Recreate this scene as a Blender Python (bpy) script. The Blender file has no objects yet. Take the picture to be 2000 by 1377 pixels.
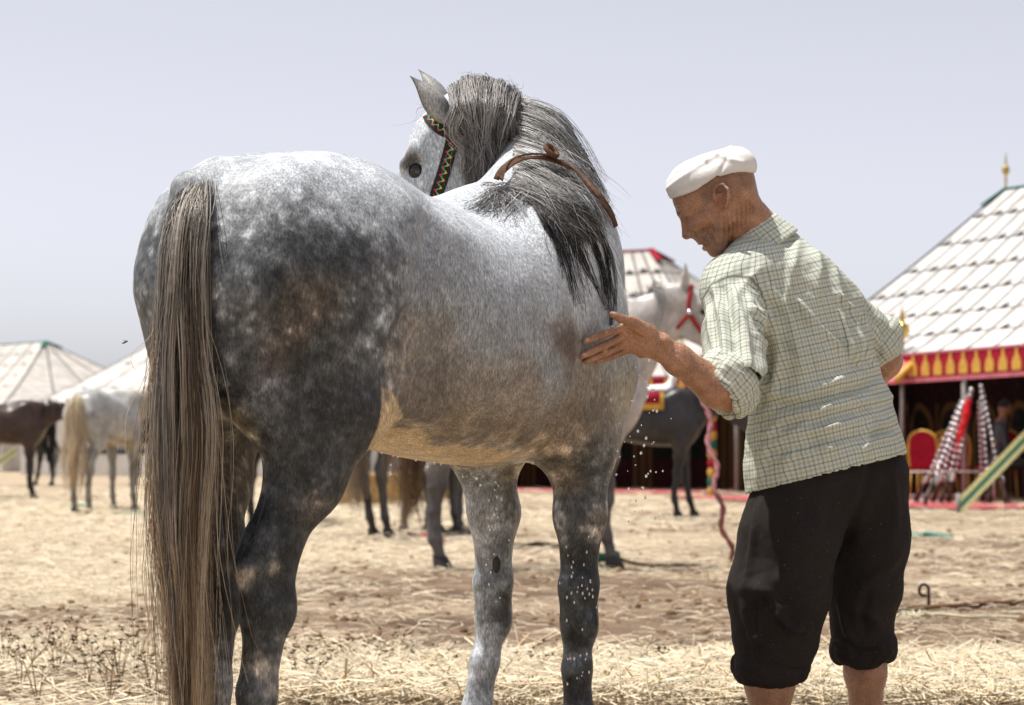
import bpy, bmesh, math, random
import numpy as np
from mathutils import Vector, Matrix
from mathutils.bvhtree import BVHTree

random.seed(7)
np.random.seed(7)
SC = bpy.context.scene
COL = SC.collection

# ------------------------------------------------------------------ camera, sky, sun, exposure
FPX = 4890.0          # focal length in pixels of the 2000 px wide photograph
CAM_H = 0.88          # camera height in metres
HORIZON = 862.0       # pixel row of the horizon
cam_data = bpy.data.cameras.new('camera')
cam = bpy.data.objects.new('camera', cam_data)
COL.objects.link(cam)
cam.location = (0, 0, CAM_H)
cam.rotation_euler = (math.radians(90), 0, 0)
cam_data.sensor_width = 36.0
cam_data.lens = FPX / 2000 * 36.0
cam_data.shift_y = (HORIZON - 688.5) / 2000.0
cam_data.clip_end = 6000
cam_data.dof.use_dof = True
cam_data.dof.focus_distance = 5.75
cam_data.dof.aperture_fstop = 6.8
SC.camera = cam

SUN_EL = math.radians(72)
SUN_AZ = (-0.98, 0.16)                     # horizontal direction towards the sun (x right, y away)
world = bpy.data.worlds.new('World')
SC.world = world
world.use_nodes = True
wn = world.node_tree
bg = wn.nodes['Background']
sky = wn.nodes.new('ShaderNodeTexSky')
sky.sky_type = 'NISHITA'
sky.sun_disc = False
sky.sun_elevation = SUN_EL
sky.sun_rotation = math.atan2(SUN_AZ[0], SUN_AZ[1])
sky.air_density = 0.55
sky.dust_density = 1.5
sky.ozone_density = 1.5
hz = wn.nodes.new('ShaderNodeHueSaturation')        # dust haze takes most of the blue out of the sky
hz.inputs['Saturation'].default_value = 0.27
tint = wn.nodes.new('ShaderNodeMix'); tint.data_type = 'RGBA'; tint.blend_type = 'MULTIPLY'; tint.inputs[0].default_value = 1.0
tint.inputs[7].default_value = (1.0, 0.97, 0.99, 1)
wn.links.new(sky.outputs[0], hz.inputs['Color']); wn.links.new(hz.outputs[0], tint.inputs[6]); wn.links.new(tint.outputs[2], bg.inputs[0])
bg.inputs[1].default_value = 0.13
sun_data = bpy.data.lights.new('sun', 'SUN')
sun_data.energy = 3.7
sun_data.angle = math.radians(0.6)
sun_data.color = (1.0, 0.95, 0.88)
sun = bpy.data.objects.new('sun', sun_data)
COL.objects.link(sun)
sd = Vector((SUN_AZ[0] * math.cos(SUN_EL), SUN_AZ[1] * math.cos(SUN_EL), math.sin(SUN_EL))).normalized()
sun.rotation_euler = sd.to_track_quat('Z', 'Y').to_euler()
sun.location = sd * 60
SC.view_settings.view_transform = 'Standard'
SC.view_settings.look = 'None'
SC.view_settings.gamma = 1.0
SC.view_settings.use_curve_mapping = False
SC.view_settings.exposure = 0.55
SC.render.engine = 'CYCLES'
SC.cycles.max_bounces = 6
SC.cycles.use_denoising = True

# ------------------------------------------------------------------ helpers
def P(px, py, d):
    """photograph pixel + distance -> world point"""
    return np.array([(px - 1000.0) * d / FPX, d, CAM_H - (py - HORIZON) * d / FPX])

def G(px, py):
    """photograph pixel on the ground plane -> world point"""
    d = CAM_H * FPX / (py - HORIZON)
    return P(px, py, d)

def nrm(v):
    v = np.asarray(v, float)
    return v / (np.linalg.norm(v) + 1e-12)

def tag(o, label=None, cat=None, group=None, kind=None):
    if label: o['label'] = label
    if cat: o['category'] = cat
    if group: o['group'] = group
    if kind: o['kind'] = kind
    return o

def empty(name, loc=(0, 0, 0), rz=0.0, label=None, cat=None, group=None):
    o = bpy.data.objects.new(name, None)
    o.empty_display_size = 0.1
    COL.objects.link(o)
    o.location = loc
    o.rotation_euler = (0, 0, rz)
    tag(o, label, cat, group)
    return o

def mesh_np(name, V, F, smooth=True):
    """V (n,3), F (m,3) or (m,4) numpy arrays -> mesh"""
    V = np.asarray(V, np.float32); F = np.asarray(F, np.int32)
    me = bpy.data.meshes.new(name)
    n = F.shape[1]
    me.vertices.add(len(V)); me.vertices.foreach_set('co', V.ravel())
    me.loops.add(F.size); me.loops.foreach_set('vertex_index', F.ravel())
    me.polygons.add(len(F))
    me.polygons.foreach_set('loop_start', np.arange(0, F.size, n, dtype=np.int32))
    me.polygons.foreach_set('loop_total', np.full(len(F), n, np.int32))
    me.polygons.foreach_set('use_smooth', np.full(len(F), smooth))
    me.update(calc_edges=True)
    me.validate()
    return me

def link(name, me, mat=None, parent=None):
    o = bpy.data.objects.new(name, me)
    COL.objects.link(o)
    if mat is not None:
        me.materials.clear(); me.materials.append(mat)
    if parent is not None: o.parent = parent
    return o

class MB:
    """collects simple shapes into one mesh"""
    def __init__(self): self.v = []; self.f = []
    def add(self, vs, fs):
        n = len(self.v)
        self.v += [tuple(map(float, p)) for p in vs]
        self.f += [tuple(i + n for i in q) for q in fs]
        return self
    def box(self, c, size, rot=None):
        hx, hy, hz = [x / 2 for x in size]
        vs = [Vector((x, y, z)) for x in (-hx, hx) for y in (-hy, hy) for z in (-hz, hz)]
        if rot is not None: vs = [rot @ v for v in vs]
        vs = [v + Vector(c) for v in vs]
        return self.add(vs, [(0, 1, 3, 2), (4, 6, 7, 5), (0, 4, 5, 1), (2, 3, 7, 6), (0, 2, 6, 4), (1, 5, 7, 3)])
    def tube(self, pts, radii, n=8, cap=True):
        pts = [Vector(p) for p in pts]
        if not hasattr(radii, '__len__'): radii = [radii] * len(pts)
        vs = []; fs = []
        up = None
        for i, p in enumerate(pts):
            t = (pts[min(i + 1, len(pts) - 1)] - pts[max(i - 1, 0)]).normalized()
            if up is None:
                up = t.orthogonal().normalized()
            up = (up - t * up.dot(t))
            if up.length < 1e-6: up = t.orthogonal()
            up.normalize()
            b = t.cross(up)
            for k in range(n):
                a = 2 * math.pi * k / n
                vs.append(p + (up * math.cos(a) + b * math.sin(a)) * radii[i])
        for i in range(len(pts) - 1):
            for k in range(n):
                k2 = (k + 1) % n
                fs.append((i * n + k, i * n + k2, (i + 1) * n + k2, (i + 1) * n + k))
        if cap:
            fs.append(tuple(range(n - 1, -1, -1)))
            fs.append(tuple((len(pts) - 1) * n + k for k in range(n)))
        return self.add(vs, fs)
    def lathe(self, prof, c=(0, 0, 0), n=12):
        """prof: list of (r, z)"""
        vs = []; fs = []
        for r, z in prof:
            for k in range(n):
                a = 2 * math.pi * k / n
                vs.append((c[0] + r * math.cos(a), c[1] + r * math.sin(a), c[2] + z))
        for i in range(len(prof) - 1):
            for k in range(n):
                k2 = (k + 1) % n
                fs.append((i * n + k, i * n + k2, (i + 1) * n + k2, (i + 1) * n + k))
        return self.add(vs, fs)
    def build(self, name, mat=None, parent=None, smooth=False):
        me = bpy.data.meshes.new(name)
        me.from_pydata(self.v, [], self.f)
        me.update()
        if smooth: me.polygons.foreach_set('use_smooth', [True] * len(me.polygons))
        return link(name, me, mat, parent)

def ribbon(pts, normals, width, thick, name, mat, parent, uvscale=1.0):
    """a strap: swept flat box with UVs (u along in metres, v across 0..1)"""
    pts = [Vector(p) for p in pts]; normals = [Vector(n).normalized() for n in normals]
    vs = []; fs = []; uvs = []
    L = 0.0; acc = []
    for i, p in enumerate(pts):
        if i: L += (p - pts[i - 1]).length
        acc.append(L)
        t = (pts[min(i + 1, len(pts) - 1)] - pts[max(i - 1, 0)]).normalized()
        n = normals[i]; b = t.cross(n).normalized(); n = b.cross(t).normalized()
        w = width[i] if hasattr(width, '__len__') else width
        for sx, sz in ((-1, 0), (-0.9, 1), (0.9, 1), (1, 0)):
            vs.append(p + b * sx * w / 2 + n * sz * thick)
            uvs.append((L * uvscale, (sx + 1) / 2))
    m = len(pts)
    for i in range(m - 1):
        for k in range(4):
            k2 = (k + 1) % 4
            fs.append((i * 4 + k, i * 4 + k2, (i + 1) * 4 + k2, (i + 1) * 4 + k))
    fs.append((3, 2, 1, 0)); fs.append(tuple((m - 1) * 4 + k for k in range(4)))
    me = bpy.data.meshes.new(name)
    me.from_pydata(vs, [], fs)
    uvl = me.uv_layers.new(name='UVMap')
    for lp in me.loops: uvl.data[lp.index].uv = uvs[lp.vertex_index]
    me.update()
    return link(name, me, mat, parent)

def catmull(pts, m):
    """m samples along a Catmull-Rom curve through pts (n,k)"""
    pts = np.asarray(pts, float)
    n = len(pts)
    t = np.linspace(0, n - 1, m)
    i = np.clip(t.astype(int), 0, n - 2); u = (t - i)[:, None]
    p0 = pts[np.clip(i - 1, 0, n - 1)]; p1 = pts[i]; p2 = pts[i + 1]; p3 = pts[np.clip(i + 2, 0, n - 1)]
    return 0.5 * ((2 * p1) + (-p0 + p2) * u + (2 * p0 - 5 * p1 + 4 * p2 - p3) * u ** 2 + (-p0 + 3 * p1 - 3 * p2 + p3) * u ** 3)

# ---- value noise in numpy
_tab = np.random.RandomState(3).rand(64, 64, 64).astype(np.float32)
def vnoise(p):
    p = np.asarray(p, np.float32)
    i = np.floor(p).astype(np.int32); f = p - i; f = f * f * (3 - 2 * f)
    r = 0
    for dx in (0, 1):
        for dy in (0, 1):
            for dz in (0, 1):
                w = (f[:, 0] if dx else 1 - f[:, 0]) * (f[:, 1] if dy else 1 - f[:, 1]) * (f[:, 2] if dz else 1 - f[:, 2])
                r = r + w * _tab[(i[:, 0] + dx) & 63, (i[:, 1] + dy) & 63, (i[:, 2] + dz) & 63]
    return r
def fbm(p, oct=4):
    p = np.asarray(p, np.float32)
    a = 0.5; s = 0; t = 0
    for o in range(oct):
        s = s + a * vnoise(p * 2.0 ** o + 7.3 * o); t += a; a *= 0.55
    return s / t
def sstep(a, b, x):
    t = np.clip((x - a) / (b - a), 0, 1)
    return t * t * (3 - 2 * t)

# ------------------------------------------------------------------ signed-distance modelling
def econe(a, b, ra, rb, side=(0, 1, 0), k=0.03, op='u'):
    """tapered capsule with elliptical section; ra/rb = (radius along side, radius across)"""
    a = np.asarray(a, np.float32); b = np.asarray(b, np.float32)
    if not hasattr(ra, '__len__'): ra = (ra, ra)
    if not hasattr(rb, '__len__'): rb = (rb, rb)
    n = b - a; L = float(np.linalg.norm(n)) + 1e-6; n = n / L
    s = np.asarray(side, np.float32); s = s - n * np.dot(s, n); s = s / (np.linalg.norm(s) + 1e-9)
    o = np.cross(n, s).astype(np.float32)
    def f(p):
        q = p - a
        t = q @ n
        tc = np.clip(t / L, 0, 1)
        ru = ra[0] + (rb[0] - ra[0]) * tc; rv = ra[1] + (rb[1] - ra[1]) * tc
        w = t - tc * L
        m = np.minimum(ru, rv)
        qq = np.sqrt((q @ s / ru) ** 2 + (q @ o / rv) ** 2 + (w / m) ** 2)
        return (qq - 1) * m
    return (f, k, op)

def ell(c, r, ax=None, k=0.03, op='u'):
    c = np.asarray(c, np.float32); r = np.asarray(r, np.float32)
    M = np.eye(3, dtype=np.float32) if ax is None else np.asarray([nrm(x) for x in ax], np.float32)
    m = float(r.min())
    def f(p):
        q = (p - c) @ M.T
        return (np.sqrt(((q / r) ** 2).sum(1)) - 1) * m
    return (f, k, op)

def loft(st, k=0.05, ex=2.3, lip=0.8, asym=None):
    """trunk along x: stations (x, top, bottom, halfwidth, width_centre_fraction)"""
    fine = catmull(np.asarray(st, float), 160)
    xs = fine[:, 0]
    def f(p):
        x = p[:, 0]; xc = np.clip(x, xs[0], xs[-1])
        top = np.interp(xc, xs, fine[:, 1]); bot = np.interp(xc, xs, fine[:, 2]); hw = np.maximum(np.interp(xc, xs, fine[:, 3]), 0.01)
        fr = np.interp(xc, xs, fine[:, 4])
        if asym is not None: hw = hw * np.where(p[:, 1] > 0, np.interp(xc, asym[0], asym[1]), 1.0)
        zc = bot + (top - bot) * fr
        dz = p[:, 2] - zc
        hh = np.maximum(np.where(dz > 0, top - zc, zc - bot), 0.02)
        q = (np.abs(p[:, 1] / hw) ** ex + np.abs(dz / hh) ** ex) ** (1 / ex)
        d = (q - 1) * np.minimum(hw, hh) * lip
        return np.sqrt(np.maximum(d, 0) ** 2 + (x - xc) ** 2) + np.minimum(d, 0)
    return (f, k, 'u')

def chain(pts, rad, side=(0, 1, 0), k=0.03):
    return [econe(pts[i], pts[i + 1], rad[i], rad[i + 1], side, k) for i in range(len(pts) - 1)]

def sdf_eval(prims, p):
    d = np.full(len(p), 1.0, np.float32)
    for f, k, op in prims:
        e = f(p)
        if op == 'u':
            h = np.maximum(k - np.abs(d - e), 0) / k
            d = np.minimum(d, e) - h * h * k * 0.25
        else:
            h = np.maximum(k - np.abs(d + e), 0) / k
            d = np.maximum(d, -e) + h * h * k * 0.25
    return d

def sdf_mesh(prims, lo, hi, vox, smooth=2, B=16):
    lo = np.asarray(lo, np.float32); hi = np.asarray(hi, np.float32)
    nb = np.ceil((hi - lo) / (vox * B)).astype(int)
    n = nb * B
    arr = np.full(tuple(n), 1.0, np.float32)
    bi = np.stack(np.meshgrid(*[np.arange(x) for x in nb], indexing='ij'), -1).reshape(-1, 3)
    cen = lo + (bi * B + (B - 1) / 2) * vox
    rad = math.sqrt(3) * B * vox / 2
    D = np.stack([f(cen.astype(np.float32)) for f, k, op in prims], 1)
    K = np.array([k for f, k, op in prims])
    U = np.array([op == 'u' for f, k, op in prims])
    act = D < rad * 1.15 + K + 2 * vox
    near = (act & U).any(1)
    loc = np.stack(np.meshgrid(*[np.arange(B)] * 3, indexing='ij'), -1).reshape(-1, 3)
    for b in np.nonzero(near)[0]:
        g = bi[b] * B
        pts = (lo + (loc + g) * vox).astype(np.float32)
        sub = [prims[j] for j in np.nonzero(act[b])[0]]
        arr[g[0]:g[0] + B, g[1]:g[1] + B, g[2]:g[2] + B] = sdf_eval(sub, pts).reshape(B, B, B)
    sg = arr < 0
    c = np.zeros(tuple(n - 1), np.uint8)
    for dx in (0, 1):
        for dy in (0, 1):
            for dz in (0, 1):
                c += sg[dx:n[0] - 1 + dx, dy:n[1] - 1 + dy, dz:n[2] - 1 + dz]
    cells = np.argwhere((c > 0) & (c < 8))
    vid = np.full(tuple(n - 1), -1, np.int32)
    vid[cells[:, 0], cells[:, 1], cells[:, 2]] = np.arange(len(cells))
    corner = np.array([(x, y, z) for x in (0, 1) for y in (0, 1) for z in (0, 1)])
    val = np.stack([arr[cells[:, 0] + o[0], cells[:, 1] + o[1], cells[:, 2] + o[2]] for o in corner], 1)
    acc = np.zeros((len(cells), 3)); cnt = np.zeros(len(cells))
    for i in range(8):
        for j in range(i + 1, 8):
            if np.abs(corner[i] - corner[j]).sum() == 1:
                a = val[:, i]; b = val[:, j]; m = (a < 0) != (b < 0)
                t = np.where(m, a / np.where(m, a - b, 1), 0)
                acc += np.where(m[:, None], corner[i] + (corner[j] - corner[i]) * t[:, None], 0); cnt += m
    V = lo + (cells + acc / cnt[:, None]) * vox
    quads = []
    for ax in range(3):
        o1, o2 = [(1, 2), (2, 0), (0, 1)][ax]
        sl0 = [slice(0, n[i] - 1) for i in range(3)]; sl1 = list(sl0)
        sl0[ax] = slice(0, n[ax] - 1); sl1[ax] = slice(1, n[ax])
        s0 = sg[tuple(sl0)]; s1 = sg[tuple(sl1)]
        e = np.argwhere(s0 != s1)
        e = e[(e[:, o1] > 0) & (e[:, o2] > 0)]
        flip = s0[e[:, 0], e[:, 1], e[:, 2]]
        u1 = np.zeros(3, int); u1[o1] = 1; u2 = np.zeros(3, int); u2[o2] = 1
        q = np.stack([vid[tuple((e - x).T)] for x in (u1 + u2, u2, 0 * u1, u1)], 1)
        q[~flip] = q[~flip][:, ::-1]
        quads.append(q)
    F = np.concatenate(quads)
    F = F[(F >= 0).all(1)]
    V = lap(V, F, smooth)
    return V, F

def lap(V, F, it, lam=0.5):
    if it <= 0: return V
    k = F.shape[1]
    e = np.concatenate([F[:, [i, (i + 1) % k]] for i in range(k)])
    a = np.concatenate([e[:, 0], e[:, 1]]); b = np.concatenate([e[:, 1], e[:, 0]])
    deg = np.bincount(a, minlength=len(V))[:, None] + 1e-9
    for _ in range(it):
        m = np.stack([np.bincount(a, weights=V[b, i], minlength=len(V)) for i in range(3)], 1) / deg
        V = V + lam * (m - V)
    return V

def vnormals(V, F):
    a = V[F[:, 2]] - V[F[:, 0]]; b = V[F[:, 3 if F.shape[1] == 4 else 1]] - V[F[:, 1 if F.shape[1] == 4 else 0]]
    fn = np.cross(a, b)
    N = np.zeros_like(V)
    for i in range(F.shape[1]):
        for c in range(3):
            N[:, c] += np.bincount(F[:, i], weights=fn[:, c], minlength=len(V))
    return N / (np.linalg.norm(N, axis=1, keepdims=True) + 1e-12)

def set_color(me, name, rgb):
    at = me.attributes.new(name, 'FLOAT_COLOR', 'POINT')
    c = np.ones((len(me.vertices), 4), np.float32); c[:, :3] = rgb
    at.data.foreach_set('color', c.ravel())

# ------------------------------------------------------------------ material helpers
class NT:
    def __init__(self, name):
        self.m = bpy.data.materials.new(name); self.m.use_nodes = True
        self.t = self.m.node_tree; self.b = self.t.nodes['Principled BSDF']
        self.out = self.t.nodes['Material Output']
    def n(self, typ, **kw):
        x = self.t.nodes.new('ShaderNode' + typ)
        for k, v in kw.items():
            if k.startswith('i_'):
                key = k[2:]
                key = int(key) if key.isdigit() else key.replace('_', ' ')
                x.inputs[key].default_value = v
            else: setattr(x, k, v)
        return x
    def l(self, a, b): self.t.links.new(a, b)
    def coord(self, kind='Object', scale=(1, 1, 1)):
        c = self.n('TexCoord'); mp = self.n('Mapping'); mp.inputs['Scale'].default_value = scale
        self.l(c.outputs[kind], mp.inputs[0]); return mp.outputs[0]
    def noise(self, vec, scale, detail=4, rough=0.55):
        x = self.n('TexNoise'); x.inputs['Scale'].default_value = scale; x.inputs['Detail'].default_value = detail; x.inputs['Roughness'].default_value = rough
        if vec is not None: self.l(vec, x.inputs['Vector'])
        return x.outputs['Fac']
    def ramp(self, fac, stops):
        r = self.n('ValToRGB'); e = r.color_ramp.elements
        while len(e) < len(stops): e.new(0.5)
        for q, (p, c) in zip(e, stops):
            q.position = p; q.color = c if len(c) == 4 else (*c, 1)
        self.l(fac, r.inputs[0]); return r.outputs[0]
    def mix(self, fac, a, b, mode='MIX'):
        x = self.n('Mix', data_type='RGBA', blend_type=mode)
        for s, v in ((x.inputs[0], fac), (x.inputs[6], a), (x.inputs[7], b)):
            if isinstance(v, (int, float)): s.default_value = v
            elif isinstance(v, tuple): s.default_value = v if len(v) == 4 else (*v, 1)
            else: self.l(v, s)
        return x.outputs[2]
    def math(self, op, a, b=0.0, c=0.0):
        x = self.n('Math', operation=op)
        for i, v in enumerate((a, b, c)):
            if isinstance(v, (int, float)): x.inputs[i].default_value = v
            else: self.l(v, x.inputs[i])
        return x.outputs[0]
    def attr(self, name):
        x = self.n('Attribute'); x.attribute_name = name; return x.outputs['Color']
    def bump(self, h, strength=0.3, dist=0.01):
        x = self.n('Bump'); x.inputs['Strength'].default_value = strength; x.inputs['Distance'].default_value = dist
        self.l(h, x.inputs['Height']); self.l(x.outputs[0], self.b.inputs['Normal'])
    def set(self, color=None, rough=0.6, spec=0.4, metal=0.0):
        if color is not None:
            if isinstance(color, tuple): self.b.inputs['Base Color'].default_value = (*color, 1) if len(color) == 3 else color
            else: self.l(color, self.b.inputs['Base Color'])
        self.b.inputs['Roughness'].default_value = rough
        self.b.inputs['Specular IOR Level'].default_value = spec
        self.b.inputs['Metallic'].default_value = metal
        return self.m

def plain(name, color, rough=0.7, spec=0.3, metal=0.0, var=0.25, scale=20, bump=0.0, kind='Object'):
    t = NT(name)
    nz = t.noise(t.coord(kind), scale, 5)
    d = tuple(c * (1 - var) for c in color); u = tuple(min(1, c * (1 + var)) for c in color)
    t.set(t.ramp(nz, [(0.3, d), (0.7, u)]), rough, spec, metal)
    if bump: t.bump(nz, bump, 0.01)
    return t.m
# ------------------------------------------------------------------ horses
# local frame of a horse: x forward from the tail head, y to its left, z up
def horse_prims(pose):
    pr = []
    st = pose.get('trunk') or [(-0.075, 1.26, 1.06, 0.04, 0.5), (-0.04, 1.35, 1.0, 0.085, 0.5), (0.02, 1.428, 0.96, 0.15, 0.55), (0.12, 1.472, 0.94, 0.22, 0.55),
          (0.25, 1.508, 0.94, 0.275, 0.55), (0.36, 1.518, 0.925, 0.282, 0.55), (0.47, 1.500, 0.89, 0.28, 0.52), (0.58, 1.465, 0.862, 0.28, 0.47),
          (0.70, 1.440, 0.842, 0.285, 0.45), (0.82, 1.425, 0.828, 0.285, 0.45), (0.95, 1.435, 0.82, 0.27, 0.45), (1.06, 1.452, 0.828, 0.245, 0.42),
          (1.18, 1.42, 0.86, 0.215, 0.42), (1.29, 1.34, 0.92, 0.165, 0.45), (1.36, 1.22, 1.0, 0.08, 0.5)]
    pr.append(loft(st, 0.05, 2.25, asym=pose.get('asym')))
    for sg, H in ((1, pose['hl']), (-1, pose['hr'])):
        hip, stif, gask, hock, can, fet, hoof = [np.array(v, float) for v in H]
        kk = 0.06
        pr.append(ell((0.13 + .03 * (sg > 0), sg * (0.125 - pose.get('lean', 0) * (sg > 0)), 1.17 + .45 * pose.get('lean', 0) * (sg > 0)), (0.18 - .02 * (sg > 0), 0.115, 0.26 - .03 * (sg > 0)), k=0.08))
        pr.append(econe((0.20, sg * (0.155 - pose.get('lean', 0) * .6 * (sg > 0)), 1.22), stif + (-.02, 0, .03), (0.120, 0.19), (0.080, 0.105), k=0.08))
        if sg > 0 and pose.get('lean'): pr.append(ell((0.125, 0.10, 1.30), (0.15, 0.11, 0.135), k=0.07))
        pr.append(econe((0.03 + .4 * pose.get('lean', 0) * (sg > 0), sg * 0.085, 1.20), gask + (-.035, 0, .11), (0.10, 0.10), (0.06, 0.075), k=0.08))
        pr.append(econe(stif + (-.035, 0, -.01), gask, (0.078, 0.098), (0.061, 0.076), k=0.06))
        pr.append(econe(gask, hock + (0.0, 0, 0.07), (0.061, 0.078), (0.045, 0.058), k=0.05))
        # hock: joint plus point of hock and tendon
        pr.append(econe(hock + (0.0, 0, .07), hock + (0.005, 0, -.06), (0.047, 0.060), (0.044, 0.054), k=0.04))
        pr.append(econe(hock + (-0.066, 0, 0.035), hock + (-0.045, 0, -0.07), (0.024, 0.026), (0.026, 0.026), k=0.035))
        pr.append(econe(gask + (-0.042, 0, 0.02), hock + (-0.066, 0, 0.04), (0.030, 0.030), (0.020, 0.020), k=0.035))
        pr.append(econe(hock + (0.0, 0, -.05), can, (0.041, 0.048), (0.034, 0.036), k=0.035))
        pr.append(econe(hock + (-0.035, 0, -.08), can + (-0.025, 0, 0), (0.022, 0.024), (0.020, 0.020), k=0.025))
        pr.append(econe(can, fet, (0.034, 0.036), (0.036, 0.04), k=0.03))
        pr.append(econe(can + (-0.025, 0, 0), fet + (-0.02, 0, 0), (0.02, 0.02), (0.026, 0.03), k=0.025))
        pr.append(econe(fet, hoof + (0.0, 0, 0.06), (0.036, 0.038), (0.036, 0.036), k=0.03))
    for sg, H in ((1, pose['fl']), (-1, pose['fr'])):
        elb, mid, knee, can, fet, hoof = [np.array(v, float) for v in H]
        pr.append(econe((1.06, sg * 0.135, 1.38), (1.24, sg * 0.135, 1.06), (0.075, 0.14), (0.072, 0.098), k=0.09))   # shoulder
        pr.append(econe((1.24, sg * 0.132, 1.05), elb + (-.02, 0, .03), (0.072, 0.098), (0.085, 0.11), k=0.07))
        pr.append(econe(elb, mid, (0.068, 0.098), (0.052, 0.066), k=0.06))
        pr.append(econe(mid, knee + (0, 0, .06), (0.052, 0.066), (0.040, 0.044), k=0.04))
        pr.append(econe(knee + (0.006, 0, .055), knee + (0.006, 0, -.045), (0.044, 0.046), (0.041, 0.044), k=0.03))
        pr.append(econe(knee + (-0.038, 0, 0.05), knee + (-0.034, 0, -.03), (0.022, 0.018), (0.020, 0.016), k=0.03))
        pr.append(econe(knee + (0.004, 0, -.04), can, (0.036, 0.037), (0.030, 0.030), k=0.03))
        pr.append(econe(knee + (-0.02, 0, -.06), can + (-0.024, 0, 0), (0.022, 0.02), (0.018, 0.018), k=0.022))
        pr.append(econe(can, fet, (0.030, 0.030), (0.034, 0.036), k=0.03))
        pr.append(econe(can + (-0.024, 0, 0), fet + (-0.02, 0, 0), (0.018, 0.018), (0.026, 0.028), k=0.025))
        pr.append(econe(fet, hoof + (0, 0, 0.06), (0.034, 0.036), (0.036, 0.036), k=0.03))
    # chest and breast muscles
    for sg in (1, -1):
        pr.append(ell((1.25, sg * 0.08, 1.04), (0.10, 0.095, 0.16), k=0.07))
    pr.append(ell((1.02, 0, 1.44), (0.16, 0.055, 0.05), k=0.09))           # withers
    # neck: centre, crest-to-throat half depth, half width, underside direction
    nk = pose['neck']
    for i in range(len(nk) - 1):
        (a, ha, wa, ua), (b, hb, wb, ub) = nk[i], nk[i + 1]
        t = nrm(np.array(b) - np.array(a)); um = nrm(np.array(ua) + np.array(ub))
        side = nrm(np.cross(t, um))
        pr.append(econe(a, b, (wa, ha), (wb, hb), side, k=0.09 if i == 0 else 0.05))
    # head
    hp, hd, hu = [np.array(v, float) for v in pose['head']]          # poll, direction to muzzle, forehead normal
    hd = nrm(hd); hu = nrm(hu - hd * np.dot(hu, hd)); hs = np.cross(hd, hu)
    def H(a, u, s): return hp + hd * a + hu * u + hs * s
    ax = (hd, hs, hu)
    pr.append(ell(H(.10, -.045, 0), (.15, .085, .10), ax, k=0.05))
    pr.append(econe(H(.12, -.03, 0), H(.50, -.035, 0), (.078, .085), (.044, .055), hs, k=0.03))
    pr.append(econe(H(.10, .015, 0), H(.44, .005, 0), (.060, .035), (.028, .03), hs, k=0.04))
    for s in (1, -1):
        pr.append(ell(H(.20, -.105, .042 * s), (.135, .028, .095), ax, k=0.035))
        pr.append(econe(H(.27, -.135, .035 * s), H(.46, -.07, .022 * s), (.018, .03), (.016, .025), hs, k=0.03))
        pr.append(ell(H(.175, .018, .075 * s), (.05, .022, .022), ax, k=0.03))
        pr.append(econe(H(.165, .008, .086 * s), H(.205, .033, .084 * s), (.015, .015), (.014, .014), hs, k=0.012))
        pr.append(econe(H(.205, .033, .084 * s), H(.247, .004, .082 * s), (.014, .014), (.011, .011), hs, k=0.012))
        pr.append(econe(H(.165, .002, .086 * s), H(.212, -.026, .082 * s), (.008, .008), (.008, .008), hs, k=0.015))
        pr.append(econe(H(.22, -.022, .079 * s), H(.36, -.045, .058 * s), (.010, .012), (.008, .008), hs, k=0.025))
        pr.append(ell(H(.205, .003, .096 * s), (.034, .018, .022), ax, k=0.010, op='s'))
        pr.append(ell(H(.565, -.005, .04 * s), (.022, .02, .02), ax, k=0.02))
        pr.append(ell(H(.58, -.002, .058 * s), (.015, .012, .018), ax, k=0.012, op='s'))
    pr.append(ell(H(.545, -.04, 0), (.062, .046, .058), ax, k=0.04))
    if pose.get('ears', True):
        for s in (1, -1):
            ed = nrm(hu * .55 - hd * .8 + hs * s * .25)
            b = H(.0, .0, .055 * s)
            pr.append(econe(b, b + ed * .07, (.028, .024), (.030, .022), hs, k=0.02))
            pr.append(econe(b + ed * .07, b + ed * .16, (.030, .020), (.006, .005), hs, k=0.01))
    return pr, H, (hd, hu, hs)

def hoof_mesh(name, hoof, fwd, mat, parent):
    m = MB(); n = 16; rings = []
    for (r, z, off) in ((0.066, 0.0, 0.012), (0.064, 0.012, 0.010), (0.050, 0.065, -0.006), (0.044, 0.078, -0.012)):
        ring = []
        for k in range(n):
            a = 2 * math.pi * k / n
            x = math.cos(a) * r * (1.08 if math.cos(a) > 0 else 0.85) + off; y = math.sin(a) * r * 0.95
            ring.append((hoof[0] + x * fwd[0] - y * fwd[1], hoof[1] + x * fwd[1] + y * fwd[0], hoof[2] + z))
        rings.append(ring)
    vs = sum(rings, []); fs = []
    for i in range(3):
        for k in range(n):
            k2 = (k + 1) % n
            fs.append((i * n + k, i * n + k2, (i + 1) * n + k2, (i + 1) * n + k))
    fs.append(tuple(range(n - 1, -1, -1))); fs.append(tuple(3 * n + k for k in range(n)))
    m.add(vs, fs)
    return m.build('hoof', mat, parent, smooth=True)

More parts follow.
